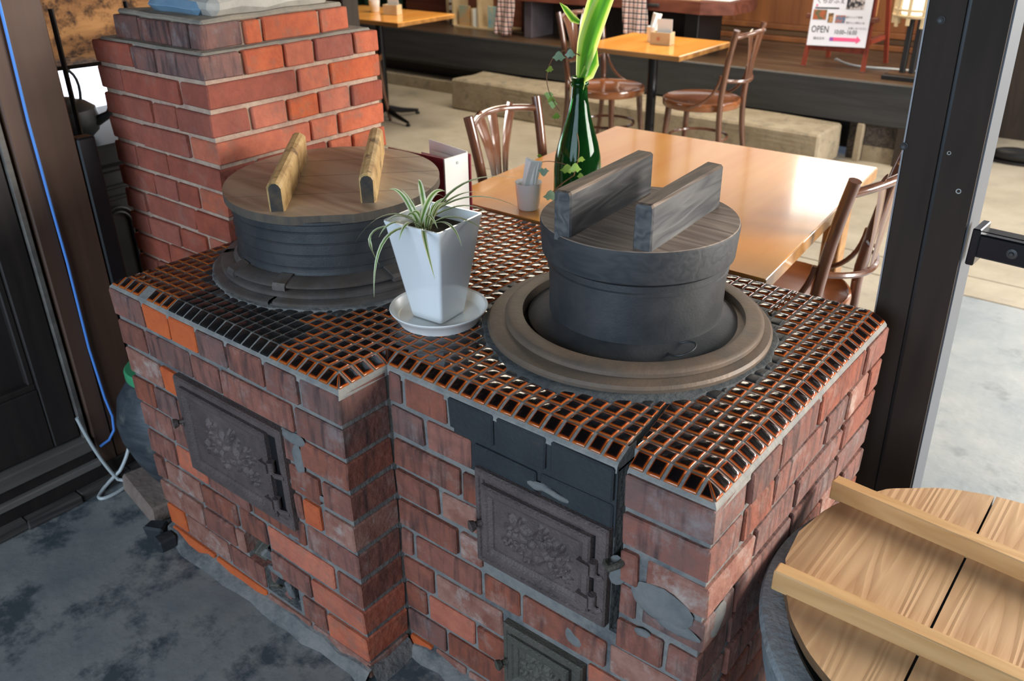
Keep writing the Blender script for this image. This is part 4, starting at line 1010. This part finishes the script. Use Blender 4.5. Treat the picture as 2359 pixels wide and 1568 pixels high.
# green bottle with leaf and ivy
bx, by = -.145, .802
t = thing('green_bottle', 'dark green glass bottle used as a vase on the dining table', 'bottle', (bx, by, 0))
pr_ = [(.001, .004), (.030, .001), (.054, .001), (.058, .006), (.0585, .05), (.0585, .115), (.056, .145), (.048, .18), (.037, .215), (.027, .250), (.0205, .285), (.0185, .312), (.0205, .314), (.0215, .318), (.0205, .323), (.0185, .325), (.0205, .329), (.020, .334), (.0165, .3345)]
inn = [(.0155, .333), (.0155, .285), (.022, .25), (.032, .215), (.043, .18), (.0515, .145), (.054, .115), (.054, .01), (.001, .009)]
B().lathe(pr_ + inn, 64, bx, by).go('glass', bottle_m, t, True)
t2 = thing('vase_plant', 'tall striped green leaf with trailing ivy in the green bottle', 'plant', (bx, by, .25))
leaf(t2, arc((bx + .004, by - .003, .285), (bx + .012, by - .004, .45), (bx + .155, by, .66), 20), .066, leaf_big, up=(.3, 1, 0), fold=-.18, base=.22)
leaf(t2, arc((bx - .004, by + .003, .285), (bx - .004, by + .006, .44), (bx + .085, by + .01, .66), 20), .062, leaf_big, up=(.3, 1, .2), fold=.15, base=.25)
leaf(t2, [(bx - .005, by, .455), (bx - .025, by, .462), (bx - .045, by, .480), (bx - .062, by, .494)], .022, leaf_big, up=(.3, 1, 0), fold=.1)
leaf(t2, [(bx + .008, by - .006, .33), (bx + .026, by - .01, .352), (bx + .043, by - .01, .375), (bx + .050, by - .008, .408)], .046, leaf_big, up=(.3, 1, 0), fold=.2)
vn = B()
v1 = arc((bx + .010, by - .016, .385), (bx - .05, by - .03, .415), (bx - .072, by - .03, .345), 10) + arc((bx - .075, by - .03, .33), (bx - .075, by - .03, .29), (bx - .035, by - .03, .255), 8)
v2 = arc((bx + .03, by - .05, .215), (bx + .055, by - .065, .18), (bx + .04, by - .07, .13), 8) + arc((bx + .038, by - .07, .12), (bx + .01, by - .08, .10), (bx - .035, by - .075, .055), 8)
vn.tube(v1, .0012, 5); vn.tube(v2, .0013, 5); vn.tube(arc((bx - .06, by - .065, .135), (bx - .02, by - .075, .15), (bx + .035, by - .07, .14), 8), .0009, 5); vn.go('ivy_stem', vine_m, t2, True)
def ivy(x, y, z, s, rx, rz_, mt):
    P2 = [(0, -.1), (.35, -.35), (.6, -.05), (.95, .1), (.6, .4), (.35, .85), (0, 1.1), (-.35, .85), (-.6, .4), (-.95, .1), (-.6, -.05), (-.35, -.35)]
    M_ = Matrix.Translation((x, y, z)) @ Matrix.Rotation(rz_, 4, 'Z') @ Matrix.Rotation(rx, 4, 'X')
    V = [M_ @ Vector((a * s, 0.12 * abs(a) * s, b_ * s)) for a, b_ in P2] + [M_ @ Vector((0, -.02 * s, .3 * s))]
    mesh('ivy_leaf', V, [(i, (i + 1) % 12, 12) for i in range(12)], mt, t2, 2)
for (x, y, z, s, rx, rz_, mt) in ((-.04, -.03, .375, .017, .2, .6, ivy_grey), (-.008, -.03, .385, .014, -.2, .6, ivy_grey), (-.066, -.03, .345, .012, .3, 1.2, ivy_m), (-.068, -.03, .292, .013, 2.8, .4, ivy_m), (-.060, -.03, .275, .012, .2, .8, ivy_m),
        (-.055, -.03, .272, .013, 2.9, .3, ivy_m), (-.045, -.03, .238, .012, .2, .9, ivy_m), (.022, -.075, .128, .019, .3, .6, ivy_m), (.045, -.075, .135, .016, -.3, .7, ivy_m), (.058, -.07, .118, .012, .2, .2, ivy_m),
        (-.022, -.082, .055, .020, .1, .6, ivy_grey), (-.052, -.07, .118, .015, 3.0, .5, ivy_grey), (-.072, -.06, .145, .008, .5, .5, ivy_m), (.05, -.06, .155, .012, .4, .9, ivy_m)):
    ivy(bx + x, by + y, z, s, rx, rz_, mt)
# ---------------------------------------------------------------- basin with plank lid
BX, BY, BRr, BZ = 1.032, .235, .358, -.255
t = thing('stone_basin', 'big round dark grey stone basin at the lower right, next to the stove', 'basin', (BX, BY, FZ))
B().lathe([(.001, FZ + .001), (.20, FZ + .001), (.25, FZ + .05), (.31, FZ + .2), (.345, FZ + .35), (.352, BZ - .03), (BRr, BZ - .014), (BRr - .004, BZ - .003), (BRr - .015, BZ), (.318, BZ), (.312, BZ - .005), (.308, BZ - .05), (.25, FZ + .12), (.001, FZ + .06)], 96, BX, BY).go('basin_body', stone_rim, t, True)
LX, LY, LR = 1.008, .262, .314
t = thing('plank_basin_lid', 'round pale pine plank lid with two long battens, covering the stone basin', 'lid', (LX, LY, BZ))
cuts = [-LR, -.078 - .0, .155, LR]
pl_edge = M('pine_edge', (120, 90, 60), (90, 70, 50), 30, .8)
for a, b_ in zip(cuts, cuts[1:]):
    a_, b2 = a + (.0022 if a > -LR else 0), b_ - (.0022 if b_ < LR else 0); N = 24; pts = []
    wav = lambda x, y: 1 - (.010 * abs(math.sin(y * 45)) + .006 * math.sin(y * 110)) * (1 if x < 0 and a == -LR else 0)
    for i in range(N + 1):
        x = a_ + (b2 - a_) * i / N; y = math.sqrt(max(0, LR * LR - x * x)); pts.append((LX + x * wav(x, y), LY + y))
    for i in range(N, -1, -1):
        x = a_ + (b2 - a_) * i / N; y = -math.sqrt(max(0, LR * LR - x * x)); pts.append((LX + x * wav(x, y), LY + y))
    if a == -LR: pts = pts[:-1]
    if b_ == LR: pts = [p for i, p in enumerate(pts) if i != N + 1]
    bb = B(); bb.prism(pts, BZ + .001, BZ + .017); mesh('plank', bb.v, bb.f, [pl_edge, pine], t, mi=[0, 1] + [0] * len(pts))
bar(t, .700, .398, 1.30, .352, .026, BZ + .015, -.204, pine_bar, pine_bar, .002, 'batten')
bar(t, .712, .122, 1.30, .128, .026, BZ + .015, -.204, pine_bar, pine_bar, .002, 'batten')
# ---------------------------------------------------------------- left corner: jar, cables, loose brick, stones
jx, jy = -.846, .0; FZ = -T + .052
t = thing('storage_jar', 'bulging dark glazed jar with a green lid, half behind the left corner of the stove', 'jar', (jx, jy, FZ)); JS = .86
B().lathe([(.001, FZ + .001), (.085, FZ + .001), (.09, FZ + .01), (.115, FZ + .07), (.138, FZ + .15), (.142, FZ + .2), (.128, FZ + .27), (.10, FZ + .315), (.085, FZ + .33), (.085, FZ + .35), (.075, FZ + .35), (.075, FZ + .30), (.001, FZ + .28)], 64, jx, jy).go('jar_body', jar_glaze, t, True)
B().lathe([(.092, FZ + .335), (.094, FZ + .34), (.094, FZ + .362), (.09, FZ + .367), (.001, FZ + .369)], 48, jx, jy).go('jar_lid', green_plastic, t, True)
FZ = -T
for c_ in t.children:
    for v in c_.data.vertices: v.co.z = (-T + .052) + (v.co.z + T - .052) * .87; v.co.x = jx + (v.co.x - jx) * .95; v.co.y = jy + (v.co.y - jy) * .95
o = B().box(-.104, .096, -.125, .12, 0, .050, .006, None, .003).go('loose_paver', paver_m); 
R_ = Matrix.Translation((-.826, -.020, FZ + .0005)) @ Matrix.Rotation(math.radians(-10), 4, 'Z')
for v in o.data.vertices: v.co = R_ @ v.co
tag(o, 'dusty red-brown paving slab on the floor under the jar', 'brick')
for i, (x, y, s, lb) in enumerate(((-.708, -.172, .026, 'dark broken stone lying between the dusty paving slab and the stove'), (-.655, -.182, .024, 'small dark stone on the floor at the bottom left corner of the stove'))):
    o = B().box(-s, s, -s * .7, s * .7, 0, s * 1.5, s * .2, None, s * .12).go('loose_stone', brick_soot)
    R_ = Matrix.Translation((x, y, FZ + .001)) @ Matrix.Rotation(.5 + i, 4, 'Z')
    for v in o.data.vertices: v.co = R_ @ v.co
    tag(o, lb, 'stone')
o = B().tube([(-1.013, -.088, .95), (-1.013, -.088, .52), (-1.013, -.094, .28), (-1.013, -.093, .12), (-1.012, -.091, -.06), (-1.012, -.094, -.29), (-1.012, -.088, -.44), (-1.010, -.082, -.50), (-1.008, -.088, -.54), (-1.006, -.108, -.56), (-1.004, -.135, -.565)], .0035, 8).go('blue_cable', blue_pl, None, True)
tag(o, 'thin blue cable running down the brown wall post', 'cable')
cp = arc((-1.008, -.17, -.46), (-1.0, -.15, -.60), (-.985, -.120, -.672), 12)[:-1] + arc((-.985, -.120, -.672), (-.955, -.085, -.685), (-.950, -.150, -.684), 8)[:-1] + arc((-.950, -.150, -.684), (-.950, -.195, -.684), (-.972, -.185, -.684), 8)[:-1] + arc((-.972, -.185, -.684), (-1.00, -.160, -.684), (-.985, -.110, -.65), 6)[:-1] + arc((-.985, -.110, -.65), (-.975, -.08, -.61), (-.985, -.060, -.565), 8)
o = B().tube(cp, .0048, 8).go('white_cable', grey_pl, None, True)
tag(o, 'white looped cable dangling from the door sill onto the floor', 'cable')
# black screen board, iron heating stove, kettle, fire irons, bark log
o = box('black_board', black, None, -1.06, -1.02, .006, .050, FZ, .218, .004); tag(o, 'narrow black screen board standing beside the brown wall post', 'board')
t = thing('wood_heater', 'black cast iron heating stove with arched side panels behind the chimney', 'heater', (-1.85, .36, FZ))
box('heater_body', heater_iron, t, -2.10, -1.61, .08, .62, FZ + .15, -.02, .01)
box('top_plate', heater_iron, t, -2.13, -1.58, .05, .65, -.02, .045, .008); box('top_moulding', heater_iron, t, -2.12, -1.59, .06, .64, -.045, -.02, .008)
for z in (-.10, -.135): box('side_moulding', heater_iron, t, -1.615, -1.60, .08, .62, z, z + .012, .003)
for cy in (.20, .34, .48):
    for r in (.055, .040):
        pts = [(-1.603, cy - r, -.45)] + [(-1.603, cy - r * math.cos(PI * i / 10), -.215 + r * math.sin(PI * i / 10)) for i in range(11)] + [(-1.603, cy + r, -.45)]
        B().tube(pts, .005, 6).go('arch_moulding', heater_iron, t, True)
for x, y in ((-2.05, .13), (-1.66, .13), (-2.05, .57), (-1.66, .57)): box('leg', heater_iron, t, x - .025, x + .025, y - .025, y + .025, FZ, FZ + .16, .004)
kx, ky, kz = -1.76, .32, .0455
t = thing('iron_kettle', 'old round iron kettle with a hooped handle on the heating stove', 'kettle', (kx, ky, kz))
B().lathe([(.001, kz), (.070, kz), (.092, kz + .02), (.102, kz + .055), (.095, kz + .09), (.070, kz + .108), (.045, kz + .112), (.042, kz + .116), (.030, kz + .122), (.010, kz + .126), (.001, kz + .127)], 48, kx, ky).go('kettle_body', heater_iron, t, True)
B().tube(arc((kx, ky - .062, kz + .105), (kx, ky - .085, kz + .21), (kx, ky, kz + .215), 8)[:-1] + arc((kx, ky, kz + .215), (kx, ky + .085, kz + .21), (kx, ky + .062, kz + .105), 8), .005, 8).go('handle', heater_iron, t, True)
B().lathe([(.001, kz + .125), (.008, kz + .127), (.010, kz + .135), (.006, kz + .142), (.001, kz + .143)], 16, kx, ky).go('lid_knob', heater_iron, t, True)
B().tube([(kx + .07, ky + .065, kz + .05), (kx + .098, ky + .095, kz + .07), (kx + .108, ky + .105, kz + .10)], [.016, .012, .009], 10).go('spout', heater_iron, t, True)
t = thing('fire_iron_rack', 'thin black iron rack with a tall rod beside the kettle', 'rack', (-1.3, .17, FZ))
B().tube([(-1.3, .146, FZ), (-1.3, .146, .16), (-1.3, .146, .474)], .007, 8).go('rod', black, t, True)
B().tube([(-1.3, .345, FZ), (-1.3, .345, .474)], .006, 8).go('rod', black, t, True)
B().tube([(-1.3, .10, .332), (-1.3, .35, .326)], .005, 8).go('cross_bar', black, t, True)
for z in (.215, .13): B().tube([(-1.3, .10, .332 - (.332 - z) * 0), (-1.305, .12, z)], .004, 6).go('hook', black, t, True)
o = B(); nn = 28; kk = 20; V = []
for i in range(kk + 1):
    for j in range(nn):
        a = 2 * PI * j / nn; r = .245 + .02 * math.sin(3 * a + i * .3) + random.uniform(-.010, .010)
        V.append((-2.40 + r * math.cos(a), -.3 + 2.0 * i / kk, .385 + r * math.sin(a)))
F = [(i * nn + j, i * nn + (j + 1) % nn, (i + 1) * nn + (j + 1) % nn, (i + 1) * nn + j) for i in range(kk) for j in range(nn)] + [tuple(range(nn))[::-1], tuple(kk * nn + j for j in range(nn))]
o = mesh('bark_log', V, F, bark, None, True); tag(o, 'huge rough-barked log lying across behind the kettle, above the bright window', 'log')
t = thing('log_rack', 'dark timber trestle carrying the rough-barked log', 'rack', (-2.4, .7, FZ))
for y in (-.1, 1.5):
    box('upright', post_wood, t, -2.62, -2.56, y - .04, y + .04, FZ, .05); box('upright', post_wood, t, -2.24, -2.18, y - .04, y + .04, FZ, .05); box('cross_beam', post_wood, t, -2.64, -2.16, y - .045, y + .045, .045, .108)
tag(box('room_post', post_wood, None, -2.43, -2.322, 1.98, 2.08, FZ, 1.80, .004), 'slim dark timber post rising behind the top of the chimney', 'post')
# ---------------------------------------------------------------- on the platform
o = B(); V = []; nx = 40
for i in range(nx + 1):
    x = -5.9 + 1.0 * i / nx
    for z in (ZP + .002, .6): V.append((x, 4.9 + .03 * math.sin(i * 1.1) + .012 * math.sin(i * 2.7), z))
o.add(V, [(2 * i, 2 * i + 2, 2 * i + 3, 2 * i + 1) for i in range(nx)]); o = o.go('green_curtain', curtain_m, None, True); tag(o, 'dark green hanging curtain behind the far left cafe table', 'curtain')
so = o.modifiers.new('thick', 'SOLIDIFY'); so.thickness = .004
tag(box('dark_cabinet', red_wood if False else slab_wood, None, -4.85, -4.26, 4.90, 5.2, ZP + .002, .5, .004), 'dark brown wooden cabinet side behind the far cafe table', 'cabinet')
t = thing('louvred_stand', 'white and brown slatted stand left of the booklet rack', 'stand', (-4.03, 4.7, ZP))
for z in (-.225, -.165, -.105, -.045, .015, .075): box('slat', paper, t, -4.14, -3.92, 4.70, 4.72, z + .012, z + .050); box('cross_rail', slab_wood, t, -4.14, -3.92, 4.698, 4.722, z - .004, z + .012)
for x in (-4.155, -3.915): box('upright', blond, t, x - .012, x + .012, 4.69, 4.73, ZP + .002, .3)
t = thing('booklet_rack', 'small wooden rack of tourist booklets on the platform edge', 'rack', (-3.6, 4.57, ZP))
box('bottom_board', blond, t, -3.90, -3.20, 4.48, 4.66, ZP + .002, ZP + .014)
for x in (-3.905, -3.64, -3.20): box('divider', slab_wood if x > -3.3 else blond, t, x - .008, x + .008, 4.48, 4.66, ZP + .014, .12)
box('back_board', slab_wood, t, -3.91, -3.19, 4.66, 4.672, ZP + .002, .12)
bk = [((206, 150, 90), (150, 170, 150)), ((120, 160, 190), (200, 196, 160)), ((226, 206, 150), (90, 180, 210))]
for i, (x, w_, h, cc, d) in enumerate(((-3.80, .115, .15, 0, 'booklet with an orange sky cover at the left in the rack'), (-3.50, .11, .16, 2, 'booklet with a cream and sky blue cover at the right in the rack'))):
    o = box('booklet', M('booklet_cover_%d' % i, bk[cc][0], bk[cc][1], 6, .5), None, x - w_ / 2, x + w_ / 2, 4.50, 4.512, ZP + .0155, ZP + .0155 + h, .001); tag(o, 'paper ' + d, 'booklet')
for i, x in enumerate((-3.715, -3.695, -3.675)):
    o = box('thin_book', blond if i == 0 else paper, None, x - .006, x + .006, 4.49, 4.60, ZP + .0155, ZP + .15 - .004 * i, .001); tag(o, ['leftmost', 'middle', 'rightmost'][i] + ' of the three thin pale books standing in the booklet rack', 'book', 'thin pale books in the rack')
t = thing('low_slab_table', 'low table made of a thick red-brown live-edge timber slab on the platform', 'table', (-2.3, 4.55, ZP))
pts = []
N = 30
for i in range(N + 1):
    x = -3.28 + 1.84 * i / N; pts.append((x, 4.285 + .018 * math.sin(x * 5) + .01 * math.sin(x * 13) + (.08 * max(0, (x + 1.62) / .18)) ** 1))
pts += [(-1.43, 4.62), (-1.50, 4.82), (-3.28, 4.84)]
B().prism(pts, .022, .095).go('slab_top', slab_wood, t)
box('block_leg', M('grey_leg', (92, 86, 92), (76, 70, 76), 8, .5), t, -3.075, -3.005, 4.34, 4.74, ZP + .002, .022, .003)
box('block_leg', black, t, -1.80, -1.70, 4.40, 4.74, ZP + .002, .022, .003)
box('under_shelf', post_wood, t, -3.0, -1.8, 4.60, 4.63, ZP + .002, -.02)
box('iron_staple', iron_dark, t, -2.02, -1.93, 4.278, 4.290, .05, .066, .002)
def cloth(label, x0, x1, zt, zb, y0):
    nx, nz = 12, 18; V = []
    for j in range(nz + 1):
        for i in range(nx + 1):
            f = j / nz; x = x0 + (x1 - x0) * i / nx - (.05 * f if x0 < -3 else -.03 * f); z = zt + (zb - zt) * f
            V.append((x, y0 - .012 * math.sin(i * .9 + f * 2) * f - .004, z))
    for i in range(nx + 1): V.append((x0 + (x1 - x0) * i / nx, y0 + .20, zt + .003))
    k = (nz + 1) * (nx + 1)
    F = [(j * (nx + 1) + i, j * (nx + 1) + i + 1, (j + 1) * (nx + 1) + i + 1, (j + 1) * (nx + 1) + i) for j in range(nz) for i in range(nx)] + [(i, k + i, k + i + 1, i + 1) for i in range(nx)]
    o = mesh('plaid_cloth', V, F, plaid, None, True); s_ = o.modifiers.new('thick', 'SOLIDIFY'); s_.thickness = .003; tag(o, label, 'cloth', 'plaid cloths over the slab table')
cloth('plaid cloth hanging from the left end of the low slab table', -3.24, -3.08, .099, -.222, 4.262)
cloth('plaid cloth hanging from the low slab table behind the small cafe table', -2.185, -2.0, .099, -.13, 4.245)
for i, (x, y, w_) in enumerate(((-2.35, 4.42, .14), (-1.85, 4.40, .18), (-1.63, 4.46, .14))):
    tag(box('paper_sheet', [paper, blond, paper][i], None, x - w_, x + w_, y - .08, y + .08, .0965, .100), ['white paper sheet on the slab table above the tall green leaf', 'pale card sheet on the slab table right of the hanging plaid cloth', 'white paper sheet near the right end of the slab table'][i], 'paper')
# easel sign
t = thing('easel_sign', 'red-brown wooden easel holding a white OPEN sign with a pink arrow', 'sign', (-.80, 4.5, ZP))
zc = ZP + .002
for x0, x1 in ((-.985, -.945), (-.625, -.665)):
    dx = x1 - x0; V = []
    B().tube([(x0, 4.42, zc), (x1, 4.56, .62)], .016, 4, up=(1, 1, 0)).go('front_leg', red_wood, t)
    B().tube([(x0 + .01, 4.80, zc), (x1, 4.60, .62)], .016, 4, up=(1, 1, 0)).go('back_leg', red_wood, t)
    B().lathe([(.001, ZP + .0015), (.010, ZP + .0015), (.010, ZP + .008), (.001, ZP + .009)], 10, x0, 4.42).go('foot_cap', grey_pl, t)
ey = lambda z: 4.42 + (z - ZP) * .14 / .86
box('cross_rail', red_wood, t, -.965, -.640, ey(-.11) - .012, ey(-.11) + .012, -.145, -.112)
box('ledge', slab_wood, t, -1.015, -.600, ey(.06) - .035, ey(.06) + .02, .028, .055, .003)
box('side_rail', red_wood, t, -.66, -.63, 4.50, 4.76, -.10, -.075)
box('back_board', M('easel_board', (214, 150, 92), (226, 164, 104), 6, .5), t, -.985, -.628, ey(.3) - .010, ey(.3) + .004, .055, .56, .002)
# the sign leans back with the legs
th = math.atan(.14 / .86); F_ = Matrix.Translation((-.975, ey(-.112) - .040, -.118)) @ Matrix.Rotation(math.radians(-2.2), 4, 'Y') @ Matrix.Rotation(-th, 4, 'X')
sw, sh = .345, .46
B().box(0, sw, 0, .004, 0, sh, .0008, F_).go('sign_panel', M('sign_white', (226, 228, 240), None, rough=.25), t)
S_ = F_ @ Matrix.Translation((0, -.0012, 0)) @ Matrix.Rotation(PI / 2, 4, 'X')
def flatpoly(name, pts, mat): return B().prism([(a, b_) for a, b_ in pts], 0, .0008, S_).go(name, mat, t)
pink = M('pink_print', (236, 92, 140), None, rough=.5); violet = M('violet_print', (150, 84, 170), None, rough=.5)
flatpoly('arrow', [(.155, .030), (.290, .030), (.290, .018), (.315, .040), (.290, .062), (.290, .050), (.155, .050)], pink)
flatpoly('arrow_tail', [(.133, .030), (.155, .030), (.155, .050), (.133, .050)], violet)
text('OPEN', .054, S_ @ Matrix.Translation((.014, .074, .0006)), ink, t, sx=.76); text('10:00~16:00', .036, S_ @ Matrix.Translation((.152, .068, .0006)), ink, t, sx=.74)
text('御注文中', .017, S_ @ Matrix.Translation((.035, .035, .0006)), ink, t)
for i, s_ in enumerate(('町屋かふぇで食事', '懐かしい味わいを', 'お楽しみください')): text(s_, .0135, S_ @ Matrix.Translation((.195 + .018 * i, .158 - .030 * i, .0006)), ink, t)
text('くらかふぇ', .034, S_ @ Matrix.Translation((.020, .238, .0006)), ink, t)
flatpoly('logo_roof', [(.020, .278), (.092, .322), (.165, .278), (.165, .270), (.092, .312), (.020, .270)], ink)
flatpoly('logo_line', [(.018, .206), (.160, .206), (.160, .213), (.018, .213)], ink)
flatpoly('logo_spot', [(.022, .219), (.032, .219), (.032, .229), (.022, .229)], pink)
flatpoly('logo_mark', [(.086, .284), (.098, .284), (.098, .296), (.086, .296)], pink)
for nm, a, b_, c_, d, m1, m2 in (('photo_street', .200, .205, .300, .305, (40, 40, 48), (196, 186, 186)), ('photo_dish', .012, .145, .092, .200, (170, 90, 60), (90, 96, 70)), ('photo_cup', .104, .130, .134, .182, (40, 44, 40), (190, 140, 90)), ('photo_dish', .148, .130, .205, .172, (190, 110, 80), (90, 120, 150))):
    flatpoly(nm, [(a, b_), (c_, b_), (c_, d), (a, d)], M(nm, m1, m2, 40, .5, lo=.45, hi=.55))
o = B().tube([(-.86, 4.60, ZP + .022)] + arc((-.85, 4.60, ZP + .03), (-.76, 4.52, ZP + .008), (-.62, 4.56, ZP + .008), 10) + arc((-.61, 4.56, ZP + .008), (-.45, 4.60, ZP + .008), (-.36, 4.58, ZP + .008), 6), .006, 8).go('white_power_cord', grey_pl, None, True); tag(o, 'white power cord lying on the platform under the easel', 'cord')
t = thing('floor_lamp', 'standing lamp with a black post and a blond lattice wood shade', 'lamp', (-.36, 4.34, ZP))
box('base', black, t, -.47, -.27, 4.26, 4.42, ZP + .002, ZP + .028, .003); box('base_board', platform_wood, t, -.45, -.29, 4.28, 4.40, ZP + .028, ZP + .036)
for x in (-.385, -.335): box('post', black, t, x - .014, x + .014, 4.33, 4.36, ZP + .036, .5, .002)
lx, ly = -.36, 4.345
B().lathe([(.001, .088), (.10, .088), (.125, .091), (.125, .095), (.001, .095)], 40, lx, ly).go('shade_disc', blond, t, True)
B().lathe([(.125, .096), (.13, .098), (.13, .103), (.10, .104)], 40, lx, ly).go('shade_disc', blond, t, True)
B().lathe([(.085, .105), (.085, .45)], 32, lx, ly).go('paper_shade', emis('lamp_paper', (255, 246, 228), 1.3), t, True)
for i in range(10):
    a = 2 * PI * i / 10 + .2; x, y = lx + .118 * math.cos(a), ly + .118 * math.sin(a)
    box('shade_slat', blond, t, x - .009, x + .009, y - .006, y + .006, .042 + .012 * (i % 2), .46, .001)
for z in (.13, .21, .30): B().ring(lx, ly, z, .118, .007, 32, 6).go('shade_hoop', blond, t, True)
pl_ = bpy.data.lights.new('lamp_bulb', 'POINT'); pl_.energy = 3; pl_.color = (1, .85, .62); pl_.shadow_soft_size = .05
po = bpy.data.objects.new('lamp_bulb', pl_); C.objects.link(po); po.location = (lx, ly, .28 + T)
t = thing('black_shoe', 'black shoe on the floor at the far right, beyond the door post', 'shoe', (.26, 4.62, FZ))
o = B().blob(.24, 4.64, FZ + .045, .14, .05, .045, 20, 10).go('shoe_upper', black, t, True)
B().prism([(.24 + .14 * math.cos(a * PI / 10), 4.64 + .052 * math.sin(a * PI / 10)) for a in range(20)], FZ + .001, FZ + .016).go('sole', black, t)

# drop unused empties' base tags from the setting pieces
for o in bpy.data.objects:
    if o.get('kind') == 'structure' and 'label' in o: del o['label']
